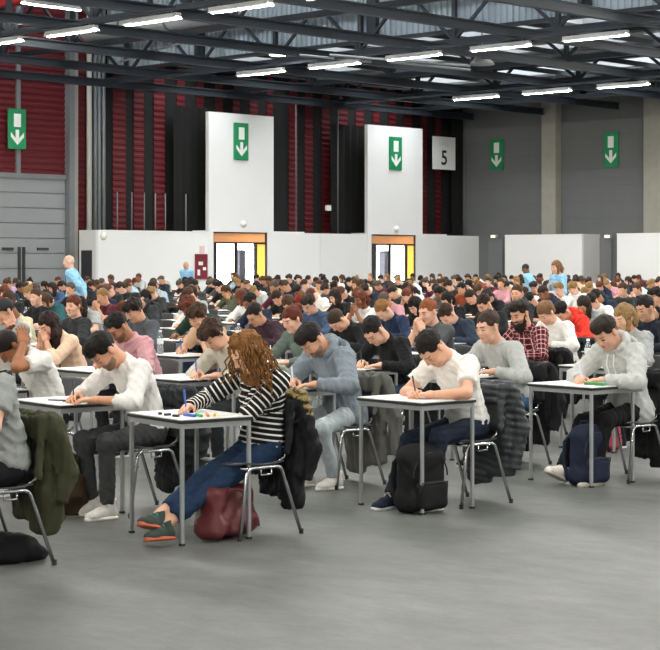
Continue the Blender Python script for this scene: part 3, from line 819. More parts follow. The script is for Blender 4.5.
for k, dd in enumerate((d1, d2)):
    w = dd[1] - dd[0]; x0 = dd[0]; TR = 2.30
    m = MB()
    m.box(x0, x0 + .05, BP, BP + .1, 0, DZ).box(dd[1] - .05, dd[1], BP, BP + .1, 0, DZ).box(x0, dd[1], BP, BP + .1, DZ - .04, DZ - .001).box(x0, dd[1], BP, BP + .1, TR, TR + .06)
    m.box(x0 + w * .42, x0 + w * .42 + .07, BP, BP + .1, 0, TR).box(x0 + w * .78, x0 + w * .78 + .09, BP, BP + .1, 0, TR)
    dn = struct('door_%d' % (k + 1), m, M_darkm, label=('glazed double door with orange surround under the first tall white panel', 'glazed double door with orange surround under the second tall white panel')[k])
    MB().box(x0 + .05, dd[1] - .07, BP + .04, BP + .06, TR + .06, DZ - .04).build('transom_panel', M_or, dn)
    MB().box(x0 + w * .78 + .09, dd[1] - .07, BP + .04, BP + .06, .0, TR).build('side_panel', M_ye, dn)
    MB().box(x0 + .05, x0 + w * .42, BP + .045, BP + .055, .02, TR).build('pane', glassm(), dn)
    MB().box(x0 + w * .42 + .07, x0 + w * .78, BP + .045, BP + .055, .02, TR).build('pane', glassm(), dn)
    MB().box(x0 + w * .42 - .03, x0 + w * .42 - .01, BP - .06, BP - .03, .9, 1.3).build('handle', M_chrome, dn)
    o = MB().box(dd[1] + 1.2, dd[1] + 1.5, BW + 1.4, BW + 1.7, 0, 2.05).lathe([(.2, 2.05), (.2, 2.12)], 8, 0, (dd[1] + 1.35, BW + 1.55, 0)).build('gate_post', mat('post_mauve', '#5c5560', .7)); hall(o)
    tag(o, ('grey post outside the glazed door under the first tall panel', 'grey post outside the glazed door under the second tall panel')[k], 'post')

# right wall, columns, partitions
wr = struct('wall_right', MB().box(AR, AR + .3, B0, BW, 0, 12), M_grey, label='grey block wall on the right')
for p0, p1 in ((541, 555.5), (643, 662)):
    b1, b0 = onA(p0, AR - .4)[0], onA(p1, AR - .4)[0]
    MB().bbox(AR - .4, AR, b0, b1, 0, 8.36, .03).build('column', M_conc, wr)
for k in range(9):
    MB().box(AR - .012, AR, B0, BW - .35, 2.7 + k * .62, 2.715 + k * .62).build('course_joint', mat('joint_grey', '#626463', .9), wr)
wq = None
for p0, p1, ret in ((505, 582, True), (617, 720, False)):
    b1, b0 = onA(p0, AP)[0], onA(p1, AP)[0]; z = 2.72
    m = MB().box(AP, AP + .12, b0, b1, 0, z)
    if wq is None: wq = struct('wall_partition_right', m, M_white, label='low white partition wall along the right side of the hall')
    else: m.build('low_panel', M_white, wq)
    if ret: MB().box(AP + .12, AR - .05, b0, b0 + .1, 0, z).build('return_panel', mat('partition_shaded', '#d5d4d0', .8), wq)  # same greyer white, the shade of the return painted in
    MB().box(AP - .015, AP, b0, b1, z - .06, z).build('cap', M_white, wq)
for p in (489, 598):
    b1, b0 = onA(p, AR - .04)[0], onA(p + 14, AR - .04)[0]
    MB().box(AR - .08, AR, b0, b1, 0, 2.6).build('recess_door', mat('recess_grey', '#757779', .7, var=.05), wr)
struct('wall_left', MB().box(A0 - .3, A0, B0, BW, 0, 12.2), mat('wall_pale', '#b5b5b2', .9))
struct('wall_front', MB().box(A0, AR, B0 - .3, B0, 0, 12.2), mat('wall_pale', '#b5b5b2', .9))

# corrugated fascia between the high and the low roof
fas = None
def corr(w, z0, z1, pit=.21, dp=.06):
    n = int(round(w / pit)); V = []; F = []
    for i in range(n):
        y = i * pit
        for yy, x in ((y, 0), (y + pit * .45, 0), (y + pit * .55, -dp), (y + pit * .95, -dp)): V += [(x, yy, z0), (x, yy, z1)]
    V += [(0, w, z0), (0, w, z1)]
    for i in range(len(V) // 2 - 1): F.append((2 * i, 2 * i + 1, 2 * i + 3, 2 * i + 2))
    return V, F
V, F = corr(2.1, 8.06, 12); sheet = MB().add(V, F).data('cladding_sheet', [M_fascia])
fas = struct('wall_fascia', MB().box(37.62, 37.72, B0, BW, 8.06, 12), mat('fascia_back', '#5b6166', .8), label='corrugated grey steel fascia under the high roof')
for k in range(20):
    o = link('cladding_sheet', sheet, fas); o.location = (37.6, BW - 2.1 * (k + 1), 0)
MB().box(37.5, 37.75, B0, BW, 7.98, 8.07).build('bottom_rail', M_steel, fas)
for bb in (BW - 4.9, BW - 12.3, BW - 19.7): MB().box(37.38, 37.54, bb, bb + .35, 8.06, 12).build('fascia_post', M_steel, fas)

# roof steel: beams along a, trusses along b
NB = [24.3 + 3.5 * k for k in range(-4, 7)]
bi = MB().box(0, 1, -.09, .09, -.16, -.13).box(0, 1, -.09, .09, .06, .09).box(0, 1, -.02, .02, -.13, .06).data('roof_beam', [M_steel])
for k, b in enumerate(NB):
    if b > BW - .6: continue
    o = link('roof_beam', bi); hall(o); o.scale = (AR - .4 + 2, 1, 1)
    x, y = -2, b; o.location = (HU[0] * x + HV[0] * y, HU[1] * x + HV[1] * y, 7.5)
    tag(o, 'dark steel roof beam spanning the hall under the deck', None, 'roof beams', 'structure')
def truss(a, z0, z1, b0=B0 + 1, b1=BW - .1):
    r = struct('roof_truss', MB().box(a - .07, a + .07, b0, b1, z0, z0 + .16), M_steel, label='dark steel lattice truss under the roof deck'); r['group'] = 'roof trusses'
    MB().box(a - .06, a + .06, b0, b1, z1 - .12, z1).build('top_chord', M_steel, r)
    for b in NB:
        if b > b1 - .3: continue
        MB().box(a - .06, a + .06, b - .06, b + .06, z0 + .16, z1 - .12).build('post', M_steel, r)
        for s in (-1, 1): MB().bar((a, b, z0 + .12), (a, b + s * (z1 - z0), z1 - .08), .08, .08).build('diagonal', M_steel, r)
truss(27.6, 7.55, 9.2); truss(37.3, 7.6, 9.0); truss(32.4, 7.9, 9.6); truss(42.4, 7.55, 8.36); truss(47.8, 7.55, 8.36); truss(52.4, 7.55, 8.36)
for k in range(10):
    b = 22.55 + 3.5 * k
    if b > BW - .5: continue
    o = struct('purlin', MB().box(37.8, AR - .05, b - .05, b + .05, 8.05, 8.2), M_steel, label='thin steel purlin below the pale roof deck'); o['group'] = 'purlins'
# thin bracing rods and conduits
rods = [((300, 55), (371, 62), 7.3, 7.3), ((120, 62), (190, 40), 7.6, 7.6), ((330, 55), (470, 66), 7.2, 7.2), ((390, 62), (470, 70), 7.15, 7.15)]
for (p, q, zp, zq) in rods:
    def at(pt, z): D = FPX * (z - CAMH) / (HOR - pt[1]); return ((pt[0] - 330) / FPX * D, D, z)
    o = MB().tube([at(p, zp), at(q, zq)], .035, 6).build('tie_rod', M_alu, None, True); o['kind'] = 'structure'; o['label'] = 'thin pale tie rod under the roof beams'; o['group'] = 'tie rods'
# red crane beam and silver duct, high on the left
o = struct('crane_beam', MB().box(29.85, 30.15, 37, BW, 8.95, 9.35), mat('beam_red', '#a2141f', .6, var=.1), label='red painted steel beam high in the left corner')
du = MB().tube([(32.4, 35.6, 8.42), (32.4, 41.2, 8.42)], .34, 20).build('air_duct', mat('duct_silver', '#c3c8cc', .45, metal=.4, var=.08)); hall(du)
tag(du, 'silver round air duct under the roof beside the corrugated fascia', 'duct')
for p in du.data.polygons: p.use_smooth = len(p.vertices) == 4
for bb in (35.62, 37.4, 39.3, 41.1):
    MB().tube([(32.4, bb - .04, 8.42), (32.4, bb + .04, 8.42)], .36, 20).build('duct_band', M_steel2, du)

# ------------------------------------------------------------------ lamps
M_tube = emit('lamp_tube', '#fffaf0', LAMP_POWER)
LM = .9
lamp_h = MB().box(-.07, .07, -LM - .04, LM + .04, .05, .13).data('housing', [mat('lamp_white', '#a9a9a6', .5)])
V = [(sx * x, sy * (LM + .03), z) for sx in (-1, 1) for x, z in ((.07, .05), (.12, .0)) for sy in (-1, 1)]
lamp_r = mesh_data('reflector', V, [(0, 1, 3, 2), (4, 6, 7, 5)], [mat('lamp_white', '#a9a9a6', .5)])
lamp_t = MB().box(-.025, .025, -LM, LM, .0, .045).data('lamp_tubes', [M_tube])
lamp_rod = MB().tube([(0, 0, .13), (0, 0, .19)], .012, 5).data('suspension', [M_steel2])
def lamp(a, b, z=7.08, turn=0, label='long fluorescent lamp hanging below the roof trusses', power=True):
    o = link('hall_lamp', lamp_h); x, y = HU[0] * a + HV[0] * b, HU[1] * a + HV[1] * b
    o.location = (x, y, z); o.rotation_euler = (0, 0, TH + turn)
    tag(o, label, 'lamp', 'fluorescent lamps in rows'); link('lamp_tube', lamp_t, o)
    if y > 36 and abs(x) < .2 * y:
        link('reflector', lamp_r, o); link('suspension', lamp_rod, o, (0, -.7, 0)); link('suspension', lamp_rod, o, (0, .7, 0))
for a in (-12.6, -3, 6.6, 16.3, 26.1, 35.5, 45.8):
    o = struct('lamp_track', MB().box(a - .04, a + .04, B0 + .5, 43.5, 7.27, 7.335), M_steel, label='thin steel track carrying a row of lamps'); o['group'] = 'lamp tracks'
    for k in range(-13, 7):
        b = 25.35 + 2.93 * k + (0 if a > 30 else -.4) + (.45 if a > 40 else 0)
        if b > (44 if a < 30 else 39) or b < B0 + 2 or (a > 40 and b < 18): continue
        lamp(a, b, label={26.1: 'long fluorescent lamp in the row hung towards the red shutter wall', 35.5: 'long fluorescent lamp in the row hung before the corrugated fascia', 45.8: 'long fluorescent lamp in the row hung below the low roof deck'}.get(a, 'long fluorescent lamp in a row over the desks and aisle'))
lamp(28.1, 37.1, 8.25, math.pi / 2, 'long fluorescent lamp hung crosswise near the red crane beam')
o = hall(MB().lathe([(.05, .3), (.12, .25), (.34, .02), (.36, -.02), (.3, -.03)], 18).build('dome_lamp', mat('lamp_white', '#a9a9a6', .5), None, True))
D = FPX * (7.25 - CAMH) / (HOR - 64); o.location = ((482 - 330) / FPX * D, D, 7.25); tag(o, 'white round dome lamp under the roof beams', 'lamp')
MB().tube([(0, 0, .28), (0, 0, 1.1)], .02, 6).build('suspension', M_steel2, o)
o = hall(MB().bbox(-.22, .22, -.3, .3, 0, .16, .03).build('floodlight', M_steel2)); D = FPX * (7.6 - CAMH) / (HOR - 51); o.location = ((281 - 330) / FPX * D, D, 7.5)
tag(o, 'small bright floodlight fixed to a roof beam', 'lamp'); MB().box(-.2, .2, -.27, .27, -.02, .0).build('lens', emit('flood_lens', '#ffffff', 18), o)

# ------------------------------------------------------------------ signs
M_green = mat('sign_green', '#0f8a55', .5); M_sw = mat('sign_white', '#f2f4ee', .5)
def exit_sign(loc, w, h, rz, label):
    """green hanging sign: white door panel over a downward arrow; front faces -y"""
    o = MB().bbox(-w / 2, w / 2, -.03, .03, -h / 2, h / 2, .006).build('exit_sign', M_green); o.location = loc; o.rotation_euler = (0, 0, rz)
    tag(o, label, 'sign', 'green exit signs')
    MB().box(-w * .2, w * .2, -.036, -.03, h * .05, h * .38).build('door_symbol', M_sw, o)
    s = w / .45
    m = MB().box(-.045 * s, .045 * s, -.036, -.03, -h * .30, -h * .02)
    t = (0, -h * .40)
    for q in (-1, 1):
        m.add([(t[0], -.036, t[1]), (q * .17 * s, -.036, t[1] + .17 * s), (q * .17 * s, -.036, t[1] + .27 * s), (0, -.036, t[1] + .10 * s)], [(0, 1, 2, 3)])
    m.build('arrow', M_sw, o)
def signB(px0, px1, y0, y1, B, label):
    a0, D0 = onB(px0, B); a1, D1 = onB(px1, B); D = (D0 + D1) / 2; a = (a0 + a1) / 2
    exit_sign((HU[0] * a + HV[0] * B, HU[1] * a + HV[1] * B, (zat(y0, D) + zat(y1, D)) / 2), a1 - a0, zat(y0, D) - zat(y1, D), TH, label)
def signA(px0, px1, y0, y1, Av, label):
    b0, D0 = onA(px0, Av); b1, D1 = onA(px1, Av); D = (D0 + D1) / 2; b = (b0 + b1) / 2
    exit_sign((HU[0] * Av + HV[0] * b, HU[1] * Av + HV[1] * b, (zat(y0, D) + zat(y1, D)) / 2), b0 - b1, zat(y0, D) - zat(y1, D), TH - math.pi / 2, label)
signB(8, 25.5, 109, 149, BW - .25, 'green exit sign with down arrow on the red cladding above the shutter')
signB(234, 248, 123, 160, BP - .07, 'green exit sign with down arrow on the wider tall white panel')
signB(389.5, 401.5, 137, 170, BP - .07, 'green exit sign with down arrow on the narrower tall white panel')
signA(490.5, 503.5, 139, 170, AR - .05, 'green exit sign with down arrow on grey wall between corner and column')
signA(604, 618.5, 132, 167, AR - .05, 'green exit sign with down arrow on grey wall between two concrete columns')
a0, D = onB(432.5, BW - .75); a1, _ = onB(455, BW - .75); B = BW - .75; zc = (zat(136, D) + zat(169, D)) / 2; hh = zat(136, D) - zat(169, D); ww = a1 - a0
brd = MB().bbox(-ww / 2, ww / 2, -.02, .02, -hh / 2, hh / 2, .004).build('number_board', mat('board_white', '#f4f4f2', .6)); am = (a0 + a1) / 2
brd.location = (HU[0] * am + HV[0] * B, HU[1] * am + HV[1] * B, zc); brd.rotation_euler = (0, 0, TH); tag(brd, 'white hanging board with a large black number 5', 'sign')
def text(body, size, x, z, m, parent, name, fat=0):
    c = bpy.data.curves.new(name, 'FONT'); c.body = body; c.size = size; c.align_x = 'CENTER'; c.align_y = 'CENTER'; c.extrude = .002; c.offset = fat; c.materials.append(m)
    o = bpy.data.objects.new(name, c); COL.objects.link(o); o.parent = parent; o.location = (x, -.024, z); o.rotation_euler = (math.pi / 2, 0, 0)
    bpy.context.view_layer.update(); me = bpy.data.meshes.new_from_object(o.evaluated_get(bpy.context.evaluated_depsgraph_get())); bpy.data.objects.remove(o)
    o = link(name, me, parent); o.location = (x, -.024, z); o.rotation_euler = (math.pi / 2, 0, 0); return o
text('5', hh * .62, 0, -hh * .16, mat('print_black', '#1b1b1b', .7), brd, 'numeral', .012)
text('HALL', hh * .19, 0, hh * .27, mat('print_pale', '#d3d3d1', .7), brd, 'lettering')
# small fittings on the partitions
def dome(px, y, B, label):
    a, D = onB(px, B); o = hall(MB().lathe([(.13, 0), (.12, .06), (.07, .11), (.02, .13)], 12).build('wall_light', mat('dome_white', '#f3f0e4', .4), None, True))
    o.location = (HU[0] * a + HV[0] * B, HU[1] * a + HV[1] * B, zat(y, D)); o.rotation_euler = (math.pi / 2, 0, TH); tag(o, label, 'light', 'small round wall lights')
dome(243, 224, BP - .03, 'small round light above the door on the wider tall panel'); dome(396, 229, BP - .03, 'small round light above the door on the narrower tall panel')
dome(103, 236, BP, 'small round light at the shutter end of the low partition')
for px, lb in ((494, 'small emergency light above the recess in the far corner'), (608, 'small emergency light above the recess between the right partitions')):
    b, D = onA(px, AR - .17); o = hall(MB().bbox(-.06, .06, -.16, .16, -.07, .07, .02).build('emergency_light', mat('lamp_white', '#a9a9a6', .5)))
    o.location = (HU[0] * (AR - .17) + HV[0] * b, HU[1] * (AR - .17) + HV[1] * b, zat(236.5, D)); tag(o, lb, 'light', 'emergency lights')
    MB().box(-.065, -.06, -.10, .10, -.045, .045).build('lens', emit('emergency_lens', '#f4ffb0', 2.0), o)
a0, D = onB(195, BP - .02); a1, _ = onB(207, BP - .02); am = (a0 + a1) / 2; z1, z0 = zat(254, D), zat(279, D)
o = hall(MB().bbox(-(a1 - a0) / 2, (a1 - a0) / 2, -.03, .03, z0, z1, .01).build('notice_board', mat('notice_maroon', '#7c2030', .6, var=.2, bscale=3))); o.location = (HU[0] * am + HV[0] * (BP - .03), HU[1] * am + HV[1] * (BP - .045), 0)
tag(o, 'dark red notice board on the white partition beside the door', 'board')
for k, (x, z, w, h) in enumerate(((-.05, z1 - .32, .2, .12), (.12, z1 - .5, .14, .1), (-.14, z0 + .22, .12, .2))): MB().box(x - w / 2, x + w / 2, -.036, -.03, z - h / 2, z + h / 2).build('notice', M_sw, o)
a, D = onB(202, BP - .02); o = hall(MB().bbox(-.1, .1, -.015, .015, -.12, .12, .004).build('small_sign', mat('sign_pink', '#e8c9c9', .6))); o.location = (HU[0] * a + HV[0] * (BP - .02), HU[1] * a + HV[1] * (BP - .02), zat(249.5, D)); tag(o, 'small pale sign above the dark red notice board', 'sign')
a, D = onB(327, BW - .6); o = hall(MB().bbox(-.12, .12, -.05, .05, -.1, .1, .01).build('wall_speaker', M_sw)); o.location = (HU[0] * a + HV[0] * (BW - .66), HU[1] * a + HV[1] * (BW - .66), zat(208, D)); tag(o, 'small white box fixed on the striped back wall', 'box')
# ------------------------------------------------------------------ furniture (local x = the way the person faces)
DX, DY, DH = .50, .65, .745
M_top = mat('laminate_white', '#e9e9e6', .35, var=.03, bscale=30); M_edge = mat('edge_black', '#1c1c1c', .5); M_foot = mat('foot_black', '#262626', .7)
M_shell = mat('shell_grey', '#3b3d40', .5, bump=.15, bscale=150)
desk_top = MB().bbox(-DX / 2, DX / 2, -DY / 2, DY / 2, DH - .008, DH, .003).data('desk', [M_top])
desk_edge = MB().bbox(-DX / 2 - .003, DX / 2 + .003, -DY / 2 - .003, DY / 2 + .003, DH - .026, DH - .008, .003).data('edge_band', [M_edge])
railx = MB().box(-DX / 2 + .03, DX / 2 - .03, -.011, .011, DH - .058, DH - .026).data('rail', [M_alu]); raily = MB().box(-.011, .011, -DY / 2 + .03, DY / 2 - .03, DH - .058, DH - .026).data('rail', [M_alu])
dleg = MB().bbox(-.0118, .0118, -.0118, .0118, .012, DH - .026, .004).data('leg', [M_alu]); dfoot = MB().bbox(-.016, .016, -.016, .016, 0, .014, .003).data('foot', [M_foot])
fr = MB()
for sx in (-1, 1):
    fr.box(sx * (DX / 2 - .02) - .011, sx * (DX / 2 - .02) + .011, -DY / 2 + .02, DY / 2 - .02, DH - .058, DH - .026)
    for sy in (-1, 1): fr.box(sx * (DX / 2 - .018) - .0135, sx * (DX / 2 - .018) + .0135, sy * (DY / 2 - .018) - .0135, sy * (DY / 2 - .018) + .0135, 0, DH - .026)
for sy in (-1, 1): fr.box(-DX / 2 + .03, DX / 2 - .03, sy * (DY / 2 - .02) - .011, sy * (DY / 2 - .02) + .011, DH - .058, DH - .026)
desk_frame = fr.data('frame', [M_alu])
def desk(c, rz, label, near=True):
    o = link('exam_desk', desk_top, None, (c[0], c[1], 0), rz); tag(o, label, 'desk', 'exam desks'); link('edge_band', desk_edge, o)
    if near:
        for s in (-1, 1):
            link('rail', railx, o, (0, s * (DY / 2 - .02), 0)); link('rail', raily, o, (s * (DX / 2 - .02), 0, 0))
            for t in (-1, 1):
                l = link('leg', dleg, o, (s * (DX / 2 - .018), t * (DY / 2 - .018), 0)); link('foot', dfoot, l)
    else: link('frame', desk_frame, o)
    return o

def shell(back):
    V = []; F = []
    n, w = 8, 8
    prof = [(.20, .445), (.16, .452), (.08, .440), (.0, .436), (-.08, .438), (-.14, .446)] if not back else [(-.185, .50), (-.205, .56), (-.215, .62), (-.225, .68), (-.237, .74), (-.25, .80), (-.255, .815)]
    for th in (0, .010):
        for (x, z) in prof:
            for j in range(w + 1):
                y = (j / w - .5) * .42; cv = (y / .21) ** 2
                k = .93 + .07 * (1 - ((x - .03) / .2) ** 2) if not back else 1 - max(0, (z - .74)) * 1.2
                if not back: V.append((x, y * k, z + cv * .014 - th))
                else: V.append((x + cv * .030 - th, y * k, z - (cv * .012 if z > .75 else 0)))
    m = len(prof); W = w + 1; N = m * W
    for i in range(m - 1):
        for j in range(w):
            a, b, c, d = i * W + j, i * W + j + 1, (i + 1) * W + j + 1, (i + 1) * W + j
            F.append((a, b, c, d)); F.append((a + N, d + N, c + N, b + N))
    ring = [j for j in range(W)] + [i * W + w for i in range(1, m)] + [(m - 1) * W + j for j in range(w - 1, -1, -1)] + [i * W for i in range(m - 2, 0, -1)]
    for i in range(len(ring)): a, b = ring[i], ring[(i + 1) % len(ring)]; F.append((a, a + N, b + N, b))
    return MB().add(V, F)
ch_seat = shell(False).data('exam_chair', [M_shell], True); ch_back = shell(True).data('backrest', [M_shell], True)
def sidef(s, n=8):
    y = s * .205
    return MB().tube([(.215, y + s * .01, .012), (.155, y, .395), (.14, y, .418), (.115, y, .427), (-.08, y, .427), (-.105, y, .418), (-.12, y, .398), (-.26, y + s * .01, .012)], .0115, n)
ch_fr = {s: sidef(s).data('side_frame', [M_chrome], True) for s in (-1, 1)}
ch_br = {s: MB().tube([(.06, s * .222, .415), (.06, s * .222, .385), (-.02, s * .222, .385), (-.02, s * .222, .415)], .006, 6).data('link_bracket', [M_chrome], True) for s in (-1, 1)}
ch_up = {s: MB().tube([(-.10, s * .13, .425), (-.19, s * .14, .47), (-.232, s * .15, .72)], .010, 6).data('back_support', [M_chrome], True) for s in (-1, 1)}
ch_x = MB().tube([(.14, -.20, .422), (.14, .20, .422)], .010, 6).tube([(-.10, -.20, .422), (-.10, .20, .422)], .010, 6).data('cross_bar', [M_chrome], True)
ch_ft = MB().lathe([(.014, 0), (.014, .03)], 8).data('foot', [M_foot])
ch_low = MB()
for s in (-1, 1):
    t = sidef(s, 4); ch_low.add(t.V, t.F)
ch_low = ch_low.data('frame', [M_chrome])
def chair(c, rz, label, near=True):
    o = link('exam_chair', ch_seat, None, (c[0], c[1], 0), rz); tag(o, label, 'chair', 'exam chairs'); link('backrest', ch_back, o)
    if near:
        for s in (-1, 1):
            f = link('side_frame', ch_fr[s], o); link('link_bracket', ch_br[s], f); link('back_support', ch_up[s], o)
            link('foot', ch_ft, f, (.217, s * .215, 0)); link('foot', ch_ft, f, (-.263, s * .215, 0))
        link('cross_bar', ch_x, o)
    else: link('frame', ch_low, o)
    return o

paper_d = MB().box(-.105, .105, -.1485, .1485, 0, .0035).data('exam_paper', [mat('paper', '#f6f6f2', .8)])
def ruled():
    m, N, L, B = nt('paper_printed'); tc = N.new('ShaderNodeTexCoord'); sx = N.new('ShaderNodeSeparateXYZ'); L.new(tc.outputs['Object'], sx.inputs[0])
    a = N.new('ShaderNodeMath'); a.operation = 'MULTIPLY'; a.inputs[1].default_value = 95; L.new(sx.outputs[0], a.inputs[0])
    b = N.new('ShaderNodeMath'); b.operation = 'FRACT'; L.new(a.outputs[0], b.inputs[0]); c = N.new('ShaderNodeMath'); c.operation = 'LESS_THAN'; c.inputs[1].default_value = .3; L.new(b.outputs[0], c.inputs[0])
    nz = N.new('ShaderNodeTexNoise'); nz.inputs['Scale'].default_value = 60; L.new(tc.outputs['Object'], nz.inputs['Vector']); d = N.new('ShaderNodeMath'); d.operation = 'MULTIPLY'; L.new(nz.outputs['Fac'], d.inputs[0]); L.new(c.outputs[0], d.inputs[1])
    mx = N.new('ShaderNodeMix'); mx.data_type = 'RGBA'; mx.inputs[6].default_value = lin('#f6f6f2'); mx.inputs[7].default_value = lin('#a8a8ac'); L.new(d.outputs[0], mx.inputs[0]); L.new(mx.outputs[2], B.inputs['Base Color']); B.inputs['Roughness'].default_value = .8
    return m
paper_p = MB().box(-.105, .105, -.1485, .1485, 0, .003).data('exam_paper', [ruled()])
def on_desk(c, rz, x, y, z=DH):
    """point on a desk: x towards the way the person faces, y to their left"""
    ca, sa = math.cos(rz), math.sin(rz); return (c[0] + ca * x - sa * y, c[1] + sa * x + ca * y, z)
def paper(c, rz, x, y, turn, label, pr=False, z=DH):
    o = link('exam_paper', paper_p if pr else paper_d, None, on_desk(c, rz, x, y, z), rz + turn); return tag(o, label, 'paper', 'exam papers')
def pen(tip, d, col, label, ln=.145):
    d = nrm(d); m = MB().tube([A(0, 0, 0), d * .012, d * .03, d * ln], [.0012, .003, .0052, .0052], 8)
    o = m.build('pen', mat('pen_' + col[1:], col, .35), None, False, tuple(tip)); tag(o, label, 'pen')
    MB().tube([d * (ln - .045), d * (ln + .006)], .0062, 8).build('cap', mat('pencap_' + col[1:], col, .3), o)
    return o
def marker(c, rz, x, y, turn, col, label):
    m = MB(); m.tube([(-.06, 0, .009), (.03, 0, .009)], .0088, 8); o = m.build('highlighter', mat('marker_' + col[1:], col, .45), None, False, on_desk(c, rz, x, y), rz + turn)
    MB().tube([(.03, 0, .009), (.062, 0, .009)], .0092, 8).build('cap', mat('marker_' + col[1:], col, .45), o); return tag(o, label, 'highlighter')
def bottle(loc, label, h=.22, cap='#e9eef2'):
    g = bpy.data.materials.get('bottle_plastic')
    if g is None:
        g, N, L, B = nt('bottle_plastic'); B.inputs['Transmission Weight'].default_value = .75; B.inputs['Base Color'].default_value = (.86, .92, .95, 1); B.inputs['Roughness'].default_value = .12; B.inputs['IOR'].default_value = 1.2
    o = MB().lathe([(.028, 0), (.032, .006), (.032, h * .3), (.029, h * .36), (.032, h * .42), (.032, h * .68), (.013, h * .88), (.013, h * .93)], 14).build('water_bottle', g, None, True, loc)
    MB().lathe([(.0155, h * .92), (.0155, h)], 12).build('cap', mat('cap_' + cap[1:], cap, .4), o); MB().lathe([(.0328, h * .44), (.0328, h * .64)], 14).build('bottle_label', mat('bottle_paper', '#dfe6ea', .6), o)
    return tag(o, label, 'bottle', 'water bottles')

# ------------------------------------------------------------------ coats and bags
def coat(c, rz, label, col, z0=.18, puffer=False, fur=None, wid=.42, q=.012, seed=3, depth=.0):
    """coat draped over a chair back: shoulders over the rim, body and sleeves hanging behind"""
    s = SDF(); r = random.Random(seed); w2 = wid / 2
    s.rc((-.245, -w2, .815), (-.245, w2, .815), .030, .030, k=.03)
    s.bx((-.190, 0, .755), (.014, w2 * .95, .065), .013, k=.02)
    s.bx((-.272, 0, .60), (.032 + depth, w2, .22), .03, k=.03)
    s.bx((-.285, r.uniform(-.02, .02), (z0 + .6) / 2), (.042 + depth, w2 * .92, (.6 - z0) / 2), .04, R=rot('X', r.uniform(-5, 5)), k=.06)
    s.bx((-.275, r.choice((-1, 1)) * w2 * .5, (z0 + .45) / 2 - .04), (.045 + depth, w2 * .42, (.5 - z0) / 2), .04, R=rot('X', r.uniform(-8, 8)), k=.05)
    for y in (-1, 1):
        p = A(-.285, y * w2, .76); e = A(-.33, y * (w2 + .045), .52); g = A(-.30 + r.uniform(-.03, .03), y * (w2 + .02 + r.uniform(-.02, .03)), z0 + r.uniform(.06, .16))
        s.rc(p, e, .052, .050, k=.04); s.rc(e, g, .050, .042, k=.03, clip=(g, nrm(g - e)))
        s.rc((-.20, y * w2 * .9, .80), (-.16 + .02 * r.random(), y * (w2 + .01), .50 + r.uniform(-.05, .05)), .028, .022, k=.03)
    w = folds(.020 if not puffer else .010, 85, seed, (1, 1, .35))
    if puffer: base = w; w = lambda x, y, z: base(x, y, z) - .010 * np.abs(np.sin((z + .15 * y + .008 * np.sin(y * 23 + x * 31)) * math.pi / .05)) + .004 + 0 * x
    V, F = s.mesh(q, w); o = link('coat', mesh_data('coat', V, F, (None,), smooth=True), None, (c[0], c[1], 0), rz); setmat(o, mat('coat_' + col[1:], col, .8 if not puffer else .5, var=.25, bump=.4, bscale=60, spec=.3))
    tag(o, label, 'coat', 'coats hung over chair backs')
    if fur:
        t = SDF(); t.rc((-.255, -.16, .85), (-.265, .0, .87), .040, .045, k=.03); t.rc((-.265, 0, .87), (-.27, .2, .83), .045, .040, k=.03); t.rc((-.27, .2, .83), (-.30, .235, .74), .042, .03, k=.03)
        V, F = t.mesh(.007, wrinkle(.010, 150, 9)); setmat(link('fur_trim', mesh_data('fur_trim', V, F, (None,), smooth=True), o), hairm(fur))
    return o

def backpack(loc, rz, label, col, w=.32, h=.45, d=.17, tilt=0, pocket=True):
    s = SDF(); s.bx((0, 0, h * .47), (d * .5, w * .5, h * .47), .075, k=.03); s.el((0, 0, h * .80), (d * .48, w * .46, h * .2), k=.06); s.bx((0, 0, .06), (d * .52, w * .52, .06), .05, k=.05)
    V, F = s.mesh(.011, wrinkle(.005, 28, 4)); V = V[:, :] - A(0, 0, V[:, 2].min())
    o = link('backpack', mesh_data('backpack', V, F, (None,), smooth=True), None, (loc[0], loc[1], 0), rz); m = mat('bag_' + col[1:], col, .8, var=.18, bump=.4, bscale=120, spec=.25); setmat(o, m)
    if tilt: o.rotation_euler = (0, tilt, rz)
    tag(o, label, 'backpack')
    if pocket:
        s = SDF(); s.bx((d * .52, 0, h * .27), (.045, w * .40, h * .22), .04, k=.02); V, F = s.mesh(.011, wrinkle(.004, 30, 8)); setmat(link('front_pocket', mesh_data('front_pocket', V, F, (None,), smooth=True), o), m)
        z = mat('zip_dark', '#0d0e10', .5)
        MB().tube([(d * .5 + .03, -w * .38, h * .34), (d * .5 + .045, -w * .34, h * .47), (d * .5 + .048, w * .34, h * .47), (d * .5 + .03, w * .38, h * .34)], .005, 6).build('zip', z, o)
        pts = [(d * .30, (w * .47) * math.cos(t), h * .55 + h * .36 * math.sin(t)) for t in [math.pi * i / 12 for i in range(13)]]
        MB().tube([(p[0] + .04, p[1], p[2]) for p in pts], .005, 6).build('zip', z, o)
    MB().tube([(-d * .2, -.04, h * .94), (-d * .2, -.035, h + .035), (-d * .2, .035, h + .035), (-d * .2, .04, h * .94)], .009, 8).build('handle', m, o)
    for y in (-1, 1):
        MB().tube([(-d * .4, y * .07, h * .9), (-d * .75, y * .10, h * .72), (-d * .72, y * .12, h * .35), (-d * .42, y * .13, h * .08)], .018, 8).build('strap', m, o)
    return o

